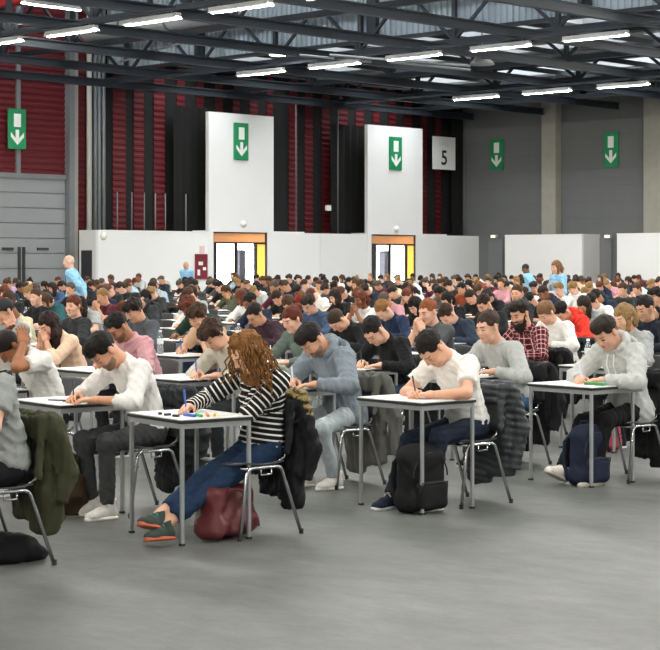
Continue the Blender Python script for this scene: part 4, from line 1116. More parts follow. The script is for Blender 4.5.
def tote(loc, rz, label, col):
    s = SDF(); s.bx((0, 0, .14), (.075, .19, .14), .04, k=.03); s.bx((0, 0, .05), (.105, .205, .05), .045, k=.06); s.rc((-.02, -.15, .27), (.0, .15, .25), .03, .026, k=.05)
    V, F = s.mesh(.010, wrinkle(.011, 24, 12)); V = V - A(0, 0, V[:, 2].min())
    o = link('tote_bag', mesh_data('tote_bag', V, F, (None,), smooth=True), None, (loc[0], loc[1], 0), rz); m = mat('leather_' + col[1:], col, .42, var=.15, bump=.3, bscale=60, spec=.5); setmat(o, m); tag(o, label, 'handbag')
    for x in (-.05, .05): MB().tube([(x, -.10, .25), (x * 1.6, -.09, .31), (x * 2.2, -.02, .30), (x * 2.4, .06, .25), (x * 1.9, .10, .24)], .008, 8).build('handle', m, o)
    MB().tube([(-.078, -.17, .2), (-.080, 0, .205), (-.078, .17, .2)], .004, 6).build('seam', mat('seam_dark', '#3a1114', .6), o)
    return o

def heap(loc, label, col, r=(.17, .13, .09), name='bag', seed=5, kind='bag', h=.012):
    s = SDF(); s.el((0, 0, r[2] * .7), r, k=.05); s.el((r[0] * .5, r[1] * .3, r[2] * .5), (r[0] * .6, r[1] * .7, r[2] * .6), k=.06); s.el((-r[0] * .4, -r[1] * .2, r[2] * .6), (r[0] * .5, r[1] * .6, r[2] * .8), k=.06); s.cut((0, 0, .002), (0, 0, -1))
    V, F = s.mesh(h, wrinkle(.014, 26, seed)); V[:, 2] = np.maximum(V[:, 2], .0)
    o = link(name, mesh_data(name, V, F, (None,), smooth=True), None, (loc[0], loc[1], 0)); setmat(o, mat('heap_' + col[1:], col, .85, var=.25, bump=.3, bscale=50, spec=.2)); return tag(o, label, kind)
# ------------------------------------------------------------------ the rows of desks
GU, GV, G0 = (1.40, 1.33), (-.85, 1.09), (-.87, 10.47)
NEARLEG = {(0, 0): (-.87, 10.47, 35), (1, 0): (.608, 11.76, 40), (2, 0): (1.934, 13.17, 40), (0, 1): (-1.747, 11.55, 38)}
def desk_spot(i, j):
    if (i, j) in NEARLEG: x, y, ph = NEARLEG[(i, j)]
    else: x, y, ph = G0[0] + i * GU[0] + j * GV[0], G0[1] + i * GU[1] + j * GV[1], 41
    ph = R3(ph); u = (math.cos(ph), math.sin(ph)); v = (-u[1], u[0])
    return (x + u[0] * (DX / 2 - .018) + v[0] * (DY / 2 - .018), y + u[1] * (DX / 2 - .018) + v[1] * (DY / 2 - .018)), ph
def toworld(loc, rz, p, sc=1):
    c, s = math.cos(rz), math.sin(rz); return (loc[0] + sc * (c * p[0] - s * p[1]), loc[1] + sc * (s * p[0] + c * p[1]), p[2] * sc)
def proj(p): return 330 + FPX * p[0] / p[1], HOR + FPX * (CAMH - p[2]) / p[1]
HEADLOG = []
PELV = .42                                     # pelvis behind the desk's middle
def seat_person(ij, P0, target=None):
    c, ph = desk_spot(*ij); rz = ph + math.pi; P = dict(DEF); P.update(P0); K = skeleton(P)
    dv = P.get('dv', .10); back = PELV + P.get('back', 0)
    def place(dv): return (c[0] + math.cos(ph) * back + math.sin(ph) * dv, c[1] + math.sin(ph) * back - math.cos(ph) * dv, 0)
    if target:
        for _ in range(6):
            h = proj(toworld(place(dv), rz, K['hc'], P['scale'])); dv += (target[0] - h[0]) / 105.; 
        dv = max(-.16, min(.32, dv))
        h = proj(toworld(place(dv), rz, K['hc'], P['scale'])); HEADLOG.append((ij, target, 'got (%.0f,%.0f)' % h, 'dv %.2f' % dv))
    return c, ph, rz + R3(P.get('turn', 0)), place(dv), P

# hand poses: (wrist, direction of the fingers, back of the hand, finger curl)
PEN_R = ((.40, -.13, .782), (.70, .62, -.10), (.1, -.45, .9), 52)
FLAT_L = ((.40, .16, .772), (.72, -.66, -.02), (0, 0, 1), 14)
CLASP = dict(L=((.385, .045, .99), (.25, -.25, .9), (.3, .9, .1), 45), R=((.385, -.045, .99), (.25, .25, .9), (.3, -.9, .1), 45), poleL=(.25, .55, -.9), poleR=(.25, -.55, -.9), lean1=12, lean2=26, neck=28, head=(20, 0, 0))
HOLDHEAD = dict(L=((.35, .125, 1.06), (-.1, -.35, .9), (.2, .9, .3), 22), R=((.35, -.125, 1.06), (-.1, .35, .9), (.2, -.9, .3), 22), poleL=(.6, .6, -.8), poleR=(.6, -.6, -.8), lean1=16, lean2=42, neck=62, head=(62, 0, 0))
CHEEK_L = dict(L=((.30, .115, .985), (.1, -.30, .95), (.1, .95, .2), 40), poleL=(.35, .6, -.9))
CHEEK_R = dict(R=((.30, -.115, .985), (.1, .30, .95), (.1, -.95, .2), 40), poleR=(.35, -.6, -.9))
FG = []
def fg(ij, target, desc, top, hair, skin='#d8a88c', legs='#23262c', q=0, P=None, **kw): FG.append((ij, target, desc, top, hair, skin, legs, q, P or {}, kw))
WHT = ('#d9d6cf', '#e9e6df', '#d9d6cf'); DRK = ('#1d1f24', '#d8d8d4', '#2a2c30')
# first row, beside the aisle
fg((-1, 0), None, 'person in grey T-shirt cut off at the hall aisle', '#8f9390', ('short', '#2a221d'), legs='#17181a', P=dict(shirt='tee', back=.14, dv=.08, lean1=4, lean2=18, fat=.02), shoes=DRK)
fg((0, 0), None, 'person with long curly ginger hair in striped sweater', '#17181c', ('curly', '#7d552c'), '#e0b096', '#22344f', P=dict(scale=.95, pz=.565, px=-.07, leg=1.09, back=-.04, dv=.12, turn=6, lean1=-6, lean2=14, side=4, twist=4, neck=40, head=(40, -14, 8), bust=1, L='cheek', poleL=(.05, .6, -1), R=((.40, -.17, .825), (.80, .55, -.1), (.1, -.5, .9), 55), FL=((.76, .03, .10), 8, 4, 12), FR=((.80, .0, .16), 14, 16, 10), kneeL=(.5, .1, .9), kneeR=(.5, 0, .9), legcut=.87, hem=.03, vol=.004), shoes=('#3f4a45', '#c9694a', '#2fb9a0'), pattern='stripe')
fg((1, 0), (432, 352), 'person with short dark hair in white T-shirt', '#e6e4df', ('short', '#1c1613'), '#d6a387', '#1b2534', P=dict(shirt='tee', lean1=10, lean2=30, neck=58, head=(60, -4, 0), L=((.43, .10, .775), (.55, -.83, 0), (0, .1, 1), 30), R=((.47, -.06, .79), (.6, .75, -.1), (.1, -.5, .9), 50), poleL=(-.1, .95, -.2), FL=((.44, .13, .085), 0, 0), FR=((.60, -.13, .085), 4, 0), hem=.10, seed=4), shoes=('#1b2233', '#dfe2e6', '#e8e8e8'))
fg((2, 0), (606, 336), 'person in pale grey hoodie with white drawstrings', '#b9bbb8', ('quiff', '#2b211b'), '#d9a88e', '#141416', P=dict(shirt='hoodie', strings=True, lean1=7, lean2=24, neck=48, head=(40, -2, 0), L=((.42, .10, .78), (.75, -.66, 0), (0, .1, 1), 34), R=((.46, -.10, .785), (.7, .6, -.1), (.1, -.5, .9), 52), FL=((.52, .10, .085), 0, 0), FR=((.66, -.10, .12), 4, 22), kneeR=(.4, -.1, .9), hem=.11, seed=6), shoes=('#e3ded4', '#c9c2b4', '#efece6'))
# second row
fg((0, 1), (108, 350), 'person with dark beard in white pushed-sleeve sweater', '#e2e0dc', ('quiff', '#15110f'), '#d09a7c', '#3a3b3c', P=dict(beard='stubble', lean1=10, lean2=32, neck=56, head=(56, 0, 0), cuff=.5, L=((.46, .12, .775), (.80, -.58, 0), (0, .1, 1), 20), R=((.48, -.12, .787), (.75, .6, -.1), (.1, -.5, .9), 52), FL=((.40, .15, .085), 6, 0), FR=((.38, -.08, .085), -6, 0), hem=.09, seed=8), shoes=WHT)
fg((1, 1), (312, 341), 'person in blue-grey melange hoodie', '#7c868f', ('quiff', '#1a1513'), '#d3a083', '#aab4b8', P=dict(shirt='hoodie', beard='stubble', lean1=10, lean2=29, neck=54, head=(54, 0, 0), FL=((.24, .16, .085), 0, 0), FR=((.30, -.10, .085), 0, 0), hem=.09, seed=10), shoes=WHT)
fg((2, 1), (488, 331), 'person in light grey sweatshirt looking ahead', '#aeb1ae', ('short', '#3a2d25'), '#d9aa90', '#3f5f7d', P=dict(lean1=12, lean2=34, neck=36, head=(18, -4, 0), L=((.36, .13, .785), (.4, -.9, 0), (0, .1, 1), 20), seed=12, fat=.012), shoes=DRK)
fg((3, 1), (624, 312), 'person with wavy fair hair and grey top', '#9da09f', ('bob', '#8f7148'), '#dcae95', '#2a2d33', P=dict(scale=.97, pz=.56, lean1=3, lean2=14, neck=28, head=(24, -6, 0), back=.08), shoes=DRK)
# third row
fg((0, 2), (10, 338), 'person in white T-shirt holding their head in both hands', '#dcdad5', ('buzz', '#1b1411'), '#9a6444', '#1b1c20', P=dict(HOLDHEAD, shirt='tee', back=.02, seed=14, lean1=11, lean2=34, L=((.31, .13, 1.09), (-.1, -.35, .9), (.2, .9, .3), 22), R=((.31, -.13, 1.09), (-.1, .35, .9), (.2, -.9, .3), 22)), shoes=WHT)
fg((1, 2), (213, 331), 'person with tousled brown hair in thin beige jumper', '#bdb8aa', ('mop', '#38251b'), '#d8a88c', '#26282c', P=dict(lean1=12, lean2=32, neck=52, head=(50, 0, 0), cuff=.8, seed=15), shoes=DRK)
fg((2, 2), (374, 336), 'person with short black hair in plain black jumper', '#16171a', ('short', '#1d1714'), '#d9a98f', '#23324a', P=dict(lean1=13, lean2=36, neck=58, head=(54, 2, 0), seed=16), shoes=DRK)
fg((3, 2), (520, 312), 'person with a full dark beard in red plaid shirt', '#7c2430', ('quiff', '#211813'), '#cf9b7e', '#191a1d', P=dict(beard='full', lean1=5, lean2=20, neck=32, head=(24, 0, 0), L=((.42, .13, .785), (.8, -.5, 0), (0, .1, 1), 30), seed=17), shoes=DRK, pattern='plaid')
fg((4, 2), (645, 302), 'person with black hair in dark navy jumper', '#1b212c', ('short', '#1b1512'), '#c99a7c', '#202226', q=1, P=dict(lean1=3, lean2=13, neck=26, head=(22, -6, 0), seed=18), shoes=DRK)
# fourth row
fg((1, 3), (118, 322), 'person with dark stubble in dusty pink sweatshirt', '#c08f95', ('short', '#14100e'), '#a06f52', '#24262b', P=dict(beard='stubble', lean1=10, lean2=32, neck=50, head=(44, 0, 0), seed=19, fat=.01), shoes=DRK)
fg((2, 3), (292, 322), 'person with auburn hair in a bun and green cardigan', '#5c6a62', ('bun', '#5a2a1c'), '#dfae96', '#23252a', P=dict(scale=.95, pz=.57, lean1=8, lean2=22, neck=34, head=(26, 0, 0), seed=20), shoes=DRK)
fg((3, 3), (428, 319), 'person with ginger hair and hands clasped at the mouth', '#4d5153', ('short', '#8a4f2d'), '#e0b199', '#24262b', P=dict(CLASP, shirt='tee', seed=21), shoes=DRK)
fg((4, 3), (546, 315), 'person with pulled-back fair hair in white sweater', '#e4e3df', ('ponytail', '#7b5a3c'), '#d9a78c', '#1f2126', q=1, P=dict(lean1=12, lean2=30, neck=46, head=(42, 0, 0), seed=22), shoes=DRK)
# fifth row
fg((1, 4), (49, 325), 'person with dark brown hair and hands clasped in peach top', '#e6c3a8', ('long', '#2a1a17'), '#cf9a82', '#2a2a2e', q=1, P=dict(CLASP, scale=.95, pz=.57, head=(34, 0, 0), lean2=34, neck=44, cuff=.55, seed=23, back=.12), shoes=DRK)
fg((2, 4), (198, 311), 'person in tan top resting face on raised arm', '#c7a68b', ('mop', '#3a271c'), '#d4a284', '#2a2b30', q=1, P=dict(CHEEK_L, lean1=10, lean2=30, neck=44, head=(34, 0, 8), seed=24, shirt='tee'), shoes=DRK)
fg((3, 4), (337, 322), 'person with cropped hair in black sweatshirt', '#1a1b1d', ('buzz', '#3b2c22'), '#d8a78d', '#1c1d21', q=1, P=dict(lean1=14, lean2=38, neck=62, head=(60, 0, 0), seed=25, fat=.015), shoes=DRK)
fg((4, 4), (447, 316), 'person with short brown hair in navy sweatshirt', '#2a3444', ('short', '#35261d'), '#dbab92', '#26282c', q=1, P=dict(lean1=14, lean2=38, neck=58, head=(54, 4, 0), seed=26), shoes=DRK)
fg((5, 4), (562, 310), 'person with dark hair in bright red hoodie', '#d6392c', ('short', '#17120f'), '#cf9c80', '#22242a', q=1, P=dict(shirt='hoodie', lean1=14, lean2=36, neck=58, head=(58, 0, 0), seed=27), shoes=DRK)
fg((6, 4), (655, 287), 'person with black hair in charcoal jumper', '#2b2c2f', ('mop', '#17120f'), '#cb9b80', '#22242a', q=1, P=dict(lean1=0, lean2=8, neck=14, head=(10, 0, 0), seed=28), shoes=DRK)
# sixth and seventh rows
fg((1, 5), (4, 303), 'person in grey T-shirt and dark cap leaning on a hand', '#8b9090', ('buzz', '#1c1a1a'), '#cf9d82', '#23252a', q=1, P=dict(CHEEK_L, shirt='tee', lean1=5, lean2=15, neck=30, head=(28, 0, 0), seed=29, back=.25, L='cheek'), shoes=DRK, cap=True)
fg((2, 5), (134, 306), 'person with short black hair in slate grey sweater', '#4b5056', ('mop', '#1e1714'), '#d3a084', '#24262b', q=1, P=dict(lean1=7, lean2=20, neck=36, head=(34, 0, 0), seed=30), shoes=DRK)
fg((3, 5), (255, 316), 'person with glasses in dark plum shirt', '#3a2832', ('short', '#201713'), '#c99677', '#24262b', q=1, P=dict(glasses=True, lean1=16, lean2=42, neck=54, head=(40, 6, 0), seed=31), shoes=DRK)
fg((4, 5), (383, 310), 'person with fair hair and white collar in navy jumper', '#1f2d49', ('short', '#8a6136'), '#dfb098', '#24262b', q=1, P=dict(lean1=12, lean2=32, neck=54, head=(52, 0, 0), seed=32), shoes=DRK)
fg((5, 5), (484, 304), 'person with dark stubble in black jumper', '#1c1c1e', ('short', '#2a1d16'), '#d3a185', '#24262b', q=1, P=dict(beard='stubble', lean1=10, lean2=28, neck=44, head=(40, 0, 0), seed=33), shoes=DRK)
fg((4, 6), (309, 304), 'person with swept dark hair in steel blue sweater', '#3d4f68', ('quiff', '#2c211a'), '#dcab93', '#24262b', q=1, P=dict(lean1=10, lean2=28, neck=44, head=(38, 8, 6), seed=34), shoes=DRK)
fg((5, 6), (415, 302), 'person with long black hair in dark knit', '#1e1f22', ('long', '#15100f'), '#d6a48b', '#24262b', q=1, P=dict(scale=.95, pz=.57, lean1=10, lean2=30, neck=48, head=(44, 0, 0), seed=35), shoes=DRK)
fg((7, 6), (592, 303), 'person with short dark hair in white shirt far behind the hoodie', '#e3e3df', ('short', '#241a15'), '#d3a084', '#24262b', q=1, P=dict(lean1=14, lean2=36, neck=54, head=(52, 0, 0), seed=36), shoes=DRK)

USED = set(); SPOT = {}
def curls(o, K, col):
    """loose helical locks over the hair"""
    r = random.Random(3); m = MB(); g = K['Rh'].T @ A(0, 0, -1)
    for k in range(120):
        a = R3(r.uniform(70, 290)); el = R3(r.uniform(-10, 75))
        p = A(-.014 + .112 * math.cos(a) * math.cos(el), .093 * math.sin(a) * math.cos(el), .035 + .104 * math.sin(el))
        out = nrm(p - A(-.014, 0, .03)); L = r.uniform(.16, .34); n = 16; pts = []
        e1 = nrm(np.cross(g, out) + 1e-6); e2 = np.cross(g, e1); rad = r.uniform(.006, .012); ph = r.uniform(0, 6)
        fall = nrm(g + A(-.28, 0, 0) * r.uniform(.4, 1.2) + out * .25)
        for i in range(n):
            t = i / (n - 1); w = min(1, t * 3)
            d = out * (.024 * math.sin(min(t * 2.2, 1.57))) + fall * L * t
            pts.append(p + d + rad * w * (e1 * math.cos(ph + t * L * 80) + e2 * math.sin(ph + t * L * 80)))
        m.tube(pts, [.0055] * (n - 3) + [.0045, .0035, .0015], 5)
    c = m.build('curls', hairm(col), o, True); c.matrix_local = M4(K['Rh'], K['hc'])

for (ij, target, desc, top, hair, skin, legs, q, P0, kw) in FG:
    c, ph, rz, loc, P = seat_person(ij, P0, target)
    USED.add(ij); SPOT[ij] = (c, ph, rz, loc)
    tm = None
    if kw.get('pattern') == 'stripe': tm = striped('knit_stripes', '#16171b', '#e6e4de', .036, .30)
    if kw.get('pattern') == 'plaid': tm = plaid('flannel_plaid', '#8a2a34', '#2c1218', '#d9c0bf')
    o, K = person(P, loc, rz, desc + '', skin, top, legs, hair, kw.get('shoes'), q, 'students at the desks', topmat=tm)
    desk(c, ph + math.pi, 'exam desk of the ' + desc)
    ch = (loc[0] - math.cos(ph) * .05, loc[1] - math.sin(ph) * .05); chair(ch, rz, 'chair under the ' + desc)
    SPOT[ij] = (c, ph, rz, loc, ch, K, P, desc)
    if hair[0] == 'curly': curls(o, K, hair[1])
    if kw.get('cap'):
        s = SDF(); s.el((-.01, 0, .045), (.110, .090, .088), k=.02); s.cut((0, 0, .03), (.1, 0, -1)); s.el((.125, 0, .042), (.065, .06, .008), k=.02); V, F = s.mesh(.009)
        b = setmat(link('cap', mesh_data('cap', V, F, (None,), smooth=True), o), fabric('#2a2d30')); b.matrix_local = M4(K['Rh'], K['hc'])
    r = random.Random(ij[0] * 31 + ij[1] * 7)
    paper(c, rz, -.08, -.04, r.uniform(-.2, .2), 'answer sheet of the ' + desc)
    if ij not in ((0, 0), (1, 0)): paper(c, rz, .10, .10 - .2 * r.random(), r.uniform(-.3, .3), 'question sheet of the ' + desc, True)
    if P['R'][3] > 45:
        w = toworld(loc, rz, K['R']['wr'] + K['R']['Rw'] @ A(.10, .015, -.030), P['scale'])
        d = K['R']['Rw'] @ A(-.45, .25, .95); cz, sz = math.cos(rz), math.sin(rz); d = A(cz * d[0] - sz * d[1], sz * d[0] + cz * d[1], d[2])
        pen((w[0], w[1], max(w[2], DH + .004)), d, ('#2b57b8', '#1c1d22', '#c8ccd2')[(ij[0] + ij[1]) % 3], 'pen held by the ' + desc)
# ------------------------------------------------------------------ things around the first rows
def off(c, rz, x, y): p = on_desk(c, rz, x, y, 0); return (p[0], p[1])
S = SPOT[(0, 0)]; c, rz, ch = S[0], S[2], S[4]
coat(ch, rz, 'black coat with tan fur trim on the chair of the striped sweater person', '#15151a', z0=.20, fur='#8f7c4e', seed=3)
tote(off(ch, rz, .19, .05), rz + math.pi / 2 + .3, 'burgundy leather tote bag on the floor under the striped sweater person', '#5c1f22')
for k, (x, y, t, col, nm) in enumerate(((.08, .20, 1.2, '#2fae6a', 'green'), (.03, .22, 1.0, '#f0813a', 'orange'), (.12, .16, 1.5, '#2d63c8', 'blue'), (-.02, .23, .9, '#e8d84a', 'yellow'))): marker(c, rz, x, y, t, col, nm + ' highlighter on the desk of the striped sweater person')
for k, (x, y) in enumerate(((.18, .02), (.17, -.07), (.19, .12))):
    o = MB().bbox(-.022, .022, -.012, .012, 0, .014, .004).build('eraser', mat('eraser_dark', '#2d3038', .6), None, False, on_desk(c, rz, x, y), rz + k); tag(o, 'small dark eraser on the desk of the striped sweater person', 'eraser', 'small dark erasers')
S = SPOT[(1, 0)]; c, rz, ch = S[0], S[2], S[4]
coat(ch, rz, 'dark grey quilted jacket on the chair of the white T-shirt person', '#35383c', z0=.17, puffer=True, seed=5, depth=.015)
backpack(off(c, rz, .13, .18), rz + math.pi * .5, 'black backpack under the desk of the white T-shirt person', '#131416', w=.33, h=.44, d=.2)
S = SPOT[(2, 0)]; c, rz, ch = S[0], S[2], S[4]
coat(ch, rz, 'black coat on the chair of the pale grey hoodie person', '#141517', z0=.14, seed=6)
backpack(off(c, rz, .12, .17), rz + math.pi * .5, 'navy backpack under the desk of the pale grey hoodie person', '#1a2236', w=.29, h=.44, d=.18)
o = MB().bbox(-.045, .045, -.08, .08, 0, .022, .006).build('pencil_case', mat('case_green', '#3d8f52', .6), None, False, on_desk(c, rz, .06, .20), rz + .3); tag(o, 'green pencil case on the desk of the pale grey hoodie person', 'case')
MB().tube([(0, -.07, .0225), (0, .07, .0225)], .003, 6).build('zip', mat('zip_pale', '#d5d8d2', .4), o)
o = MB().lathe([(.036, 0), (.04, .008), (.036, .026), (.02, .032)], 14).build('wristwatch', mat('watch_dark', '#1d2024', .35), None, True, on_desk(c, rz, -.10, .25)); tag(o, 'dark round wristwatch on the desk of the pale grey hoodie person', 'watch')
MB().tube([(.03, 0, .01), (.07, .02, .008), (.11, .01, .006)], .009, 6).tube([(-.03, 0, .01), (-.07, -.015, .008), (-.10, 0, .006)], .009, 6).build('strap', mat('watch_dark', '#1d2024', .35), o)
S = SPOT[(3, 1)]; bottle(on_desk(S[0], S[2], .16, -.05), 'clear water bottle on the desk of the wavy fair haired person', .24)
S = SPOT[(0, 1)]; c, rz, ch = S[0], S[2], S[4]
o = MB().bbox(-.038, .038, -.075, .075, 0, .009, .003).build('phone', mat('phone_black', '#15161a', .2), None, False, on_desk(c, rz, .06, .19), rz + .5); tag(o, 'black phone on the desk of the white pushed-sleeve sweater person', 'phone')
MB().box(-.033, .033, -.069, .069, .009, .0096).build('screen', mat('phone_screen', '#23262c', .08), o)
o = MB().bbox(-.03, .03, -.06, .06, 0, .012, .004).build('calculator', mat('calc_grey', '#43474d', .5), None, False, on_desk(c, rz, .11, .04), rz + .2); tag(o, 'grey calculator on the desk of the white pushed-sleeve sweater person', 'calculator')
MB().box(.008, .024, -.05, .05, .012, .0126).build('display', mat('calc_lcd', '#8b9a86', .3), o)
coat(ch, rz, 'dark grey jacket on the chair of the white pushed-sleeve sweater person', '#26282c', z0=.16, seed=7)
S = SPOT[(1, 1)]; coat(S[4], S[2], 'mid grey wool coat on the chair of the blue-grey hoodie person', '#5d5d58', z0=.12, seed=8)
S = SPOT[(2, 1)]; coat(S[4], S[2], 'black jacket on the chair of the light grey sweatshirt person', '#17181b', z0=.15, seed=9)
S = SPOT[(3, 2)]; coat(S[4], S[2], 'black jacket on the chair of the red plaid shirt person', '#191a1c', z0=.15, seed=10)
S = SPOT[(1, 2)]; coat(S[4], S[2], 'pale green-grey jacket on the chair of the thin beige jumper person', '#8b907f', z0=.16, seed=11)
S = SPOT[(4, 3)]; coat(S[4], S[2], 'dark jacket on the chair of the white sweater person', '#1f2024', z0=.15, seed=13, q=.02)
S = SPOT[(2, 2)]; coat(S[4], S[2], 'charcoal jacket on the chair of the plain black jumper person', '#26282a', z0=.15, seed=14, q=.018)
S = SPOT[(-1, 0)]; c, rz, ch = S[0], S[2], S[4]
coat(ch, rz, 'olive green coat on the chair of the aisle T-shirt person', '#3a3b28', z0=.22, seed=12, depth=.02)
heap((-1.83, 9.95), 'black bag lying on the floor beside the aisle chair', '#17181a', (.20, .15, .10))
p = FPX * CAMH / (518 - HOR); o = heap(((66 - 330) / FPX * p, p + .1), 'brown furry bag on the floor by the white trainers', '#3a2e20', (.10, .10, .24), seed=9)
heap((off(SPOT[(3, 2)][0], SPOT[(3, 2)][2], .12, .1)), 'black bag under the desk of the red plaid shirt person', '#16171a', (.16, .13, .13), seed=15)
backpack(off(SPOT[(3, 1)][0], SPOT[(3, 1)][2], .10, .12), SPOT[(3, 1)][2] + 1.2, 'pink backpack under the desk behind the pale grey hoodie person', '#b0485c', w=.24, h=.32, d=.14)
backpack(off(SPOT[(2, 2)][0], SPOT[(2, 2)][2], .05, .2), SPOT[(2, 2)][2] + 1.4, 'olive backpack under the desk of the plain black jumper person', '#3a4034', w=.28, h=.38, d=.16)
heap((off(SPOT[(0, 2)][0], SPOT[(0, 2)][2], -.25, .28)), 'dark bag on the floor by the head-holding person', '#1b1c1f', (.16, .14, .14), seed=17)
S = SPOT[(2, 4)]; bottle(on_desk(S[0], S[2], .14, -.16), 'water bottle on the desk of the tan top person', .24)
S = SPOT[(3, 5)]; bottle(on_desk(S[0], S[2], -.05, -.22), 'water bottle on the desk of the dark plum shirt person', .22)
S = SPOT[(5, 4)]; coat(S[4], S[2], 'black jacket on the chair of the bright red hoodie person', '#17181b', z0=.16, seed=18, q=.02)

# ------------------------------------------------------------------ standing invigilators in light blue shirts
def stand(px, D, rz, label, P0, hair, skin, scale, q=1):
    P = dict(DEF); P.update(stand=True, pz=.93, lean1=2, lean2=5, neck=14, head=(6, 0, 0), FL=((.02, .10, .085), 6, 0), FR=((-.02, -.10, .085), -6, 0), hem=.02, kneeL=(1, 0, 0), kneeR=(1, 0, 0), scale=scale); P.update(P0)
    return person(P, ((px - 330) / FPX * D, D, 0), R3(rz), label, skin, '#8fc2e2', '#1d2130', hair, ('#18181b', '#141416', None), q, 'invigilators in light blue shirts')
BEHIND = dict(L=((-.17, .06, .98), (-.3, -.8, -.4), (-1, 0, 0), 30), R=((-.17, -.06, .95), (-.3, .8, -.4), (-1, 0, 0), 30), poleL=(-.4, 1, 0), poleR=(-.4, -1, 0))
ARMS = dict(L=((.20, .05, 1.10), (.3, -.9, .1), (.8, .3, .3), 25), R=((.17, -.10, 1.22), (.2, .6, .75), (.5, -.8, .2), 40), poleL=(-.3, 1, -.5), poleR=(-.2, -.8, -.9))
stand(75, 34.6, 176, 'person with white hair in light blue shirt walking between desks, hands behind', dict(BEHIND, fat=.03, lean2=12, FL=((.18, .10, .085), 0, 0), FR=((-.12, -.10, .10), 0, -8)), ('balding', '#cfcac2'), '#dcae98', 1.05, 0)
stand(560, 33.5, 205, 'person with brown bobbed hair in light blue shirt, hand at the chin', dict(ARMS, bust=1, head=(12, 8, 0)), ('bob', '#7d5a3a'), '#d9ab92', .985, 0)
stand(530.5, 45, 160, 'person with cropped hair in light blue shirt standing by right partition', dict(BEHIND, fat=.02, head=(22, 0, 0), lean2=12), ('buzz', '#2a2320'), '#6e5040', .95)
stand(187, 57.2, 250, 'bald person in light blue shirt standing by the white back partition', dict(FLAT=0, L=((.19, .04, 1.05), (.4, -.9, .1), (0, 0, 1), 25), R=((.19, -.04, 1.05), (.4, .9, .1), (0, 0, 1), 25), poleL=(-1, .35, -.5), poleR=(-1, -.35, -.5), fat=.01), (None, '#8a7a70'), '#d6a48c', .98)
KEEP = [((px - 330) / FPX * D, D) for px, D in ((75, 34.6), (560, 33.5), (530.5, 45), (187, 57.2))]

# ------------------------------------------------------------------ the rest of the hall
TOPS = [('black', '#17181a'), ('navy', '#1d2638'), ('charcoal', '#2c2e31'), ('dark grey', '#45484c'), ('white', '#dfdfdb'), ('light grey', '#a7aaa9'), ('dark brown', '#33271f'), ('burgundy', '#4f1d28'), ('olive', '#474a33'), ('beige', '#c2b59c'), ('denim blue', '#3e5676'), ('red', '#a52a2a'), ('mustard', '#b08a35'), ('dusty pink', '#c39097'), ('forest green', '#26392f'), ('pale blue', '#a9c0d3'), ('lilac', '#b79ac0'), ('rust', '#8a4527'), ('cream', '#d9cfb4'), ('teal', '#27555a')]
TW = [30, 15, 16, 10, 12, 8, 6, 3, 3, 4, 3, 1, 1, 2, 2, 2, 1, 1, 3, .5]
HAIRS = [('black', '#17120f', 10), ('dark brown', '#2b1e17', 14), ('brown', '#45301f', 10), ('auburn', '#5c2d1b', 4), ('fair', '#8a6a42', 6), ('grey-brown', '#4d443b', 3)]
STY = [('short', 'short', 14), ('mop', 'tousled', 8), ('quiff', 'swept-up', 6), ('buzz', 'cropped', 3), ('bob', 'chin-length', 6), ('long', 'long', 8), ('bun', 'bunned', 4), ('ponytail', 'ponytailed', 5)]
GAR = [('long', 'sweater', 10), ('hoodie', 'hoodie', 6), ('tee', 'T-shirt', 4)]
SKINS = ['#d9a98f', '#d3a084', '#dfb199', '#c9977a', '#b5835f', '#8a5c42', '#dcae98']
POSES = [dict(), dict(lean1=12, lean2=32, neck=56, head=(54, 0, 0)), dict(lean1=5, lean2=18, neck=30, head=(20, 6, 0)), dict(CHEEK_L, lean1=10, lean2=28, neck=40, head=(34, -6, 6)),
         dict(CHEEK_R, lean1=10, lean2=28, neck=42, head=(38, 6, -6)), dict(HOLDHEAD), dict(CLASP), dict(lean1=14, lean2=38, neck=58, head=(50, 10, 0), side=4), dict(lean1=8, lean2=24, neck=40, head=(36, -18, 0)), dict(lean1=3, lean2=12, neck=20, head=(8, 20, 0))]
PW = [9, 9, 5, 6, 5, 2, 3, 5, 6, 3]
BANK = {}
def bank(k, q, g):
    P = dict(DEF); P.update(POSES[k]); P['seed'] = k + 1; P['shirt'] = g; K = skeleton(P)
    if ('b', k, q) not in BANK:
        V, F, mi = body_mesh(P, K, q); BANK[('b', k, q)] = mesh_data('person', V, F, (None,) * 4, mi, True)
        V, F = trouser_mesh(P, K, q); BANK[('t', k, q)] = mesh_data('trousers', V, F, (None,), smooth=True)
    if ('s', k, q, g) not in BANK: V, F = shirt_mesh(P, K, q, g); BANK[('s', k, q, g)] = mesh_data('shirt', V, F, (None,), smooth=True)
    return P, BANK[('b', k, q)], BANK[('s', k, q, g)], BANK[('t', k, q)]
def pick(r, L, w): return r.choices(L, weights=w)[0]
spots = []
for j in range(0, 27):
    for i in range(-8, 30):
        if (i, j) in USED: continue
        x, y = G0[0] + i * GU[0] + j * GV[0], G0[1] + i * GU[1] + j * GV[1]
        x += math.cos(R3(41)) * .7; y += math.sin(R3(41)) * .7
        a, b = HU[0] * x + HU[1] * y, HV[0] * x + HV[1] * y
        if y < 5 or b > 43.6 or a > 52.6 or abs(x) > .1854 * y + .45: continue
        if j == 0 or any(math.hypot(x - p[0] - .1, y - p[1]) < .75 for p in KEEP): continue
        spots.append((y, i, j))
spots.sort()

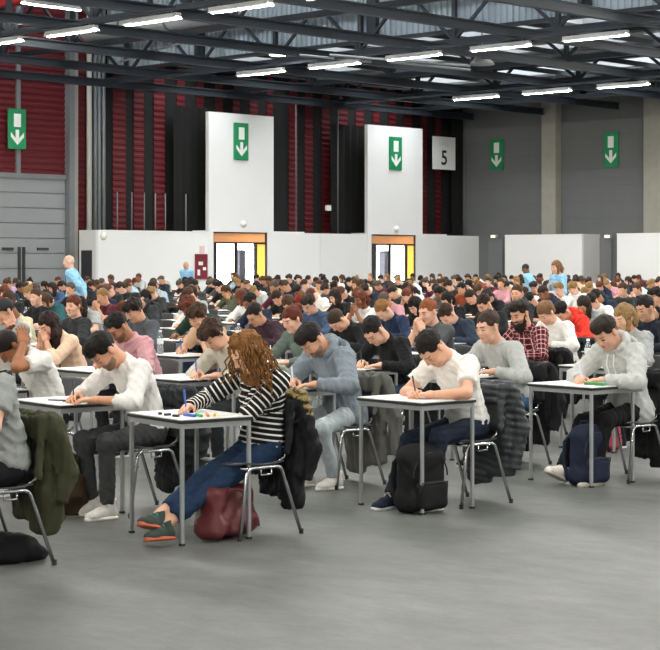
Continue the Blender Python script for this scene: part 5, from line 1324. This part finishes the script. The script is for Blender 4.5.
r = random.Random(21); seen = set()
for (y, i, j) in spots:
    while True:
        st = pick(r, STY, [s[2] for s in STY]); hc = pick(r, HAIRS, [h[2] for h in HAIRS]); tp = pick(r, TOPS, TW); ga = pick(r, GAR, [g[2] for g in GAR])
        key = (st[0], hc[0], tp[0], ga[0])
        if key not in seen: seen.add(key); break
    q = 1 if y < 27 else 2
    P, bd, sd, td = bank(pick(r, list(range(len(POSES))), PW), q, ga[0])
    P = dict(P); P['scale'] = r.uniform(.94, 1.03) if st[0] not in ('bob', 'long', 'bun', 'ponytail') else r.uniform(.92, .98)
    c, ph = desk_spot(i, j); ph += R3(r.uniform(-4, 4)); c = (c[0] + r.uniform(-.05, .05), c[1] + r.uniform(-.05, .05)); rz = ph + math.pi
    bk = PELV + r.uniform(-.03, .10); dv = r.uniform(-.04, .14)
    loc = (c[0] + math.cos(ph) * bk + math.sin(ph) * dv, c[1] + math.sin(ph) * bk - math.cos(ph) * dv, .545 * (1 - P['scale']))
    who = 'person with %s %s hair in %s %s' % (st[1], hc[0], tp[0], ga[1])
    person(P, loc, rz, who, r.choice(SKINS), tp[1], r.choice(['#1d1f24', '#24304a', '#2a2b2e', '#39424f']), (st[0], hc[1]), (r.choice(['#1d1f24', '#d5d2ca']), '#d8d8d4', None) if y < 32 else None, q, 'students at the desks', bd, sd, td)
    desk(c, rz, 'exam desk of the ' + who, y < 22)
    chair((loc[0] - math.cos(ph) * .05, loc[1] - math.sin(ph) * .05), rz, 'chair under the ' + who, y < 22)
    paper(c, rz, r.uniform(-.1, .02), r.uniform(-.1, .1), r.uniform(-.3, .3), 'answer sheet of the ' + who)
    if r.random() < .22 and y < 45: coat((loc[0] - math.cos(ph) * .05, loc[1] - math.sin(ph) * .05), rz, 'coat on the chair of the ' + who, r.choice(['#17181b', '#26282c', '#2e3a2e', '#3a3b40', '#4a3b2e']), seed=j, q=.03)
    if r.random() < .1 and y < 40: bottle(on_desk(c, rz, .12, r.uniform(-.2, .2)), 'water bottle on the desk of the ' + who)
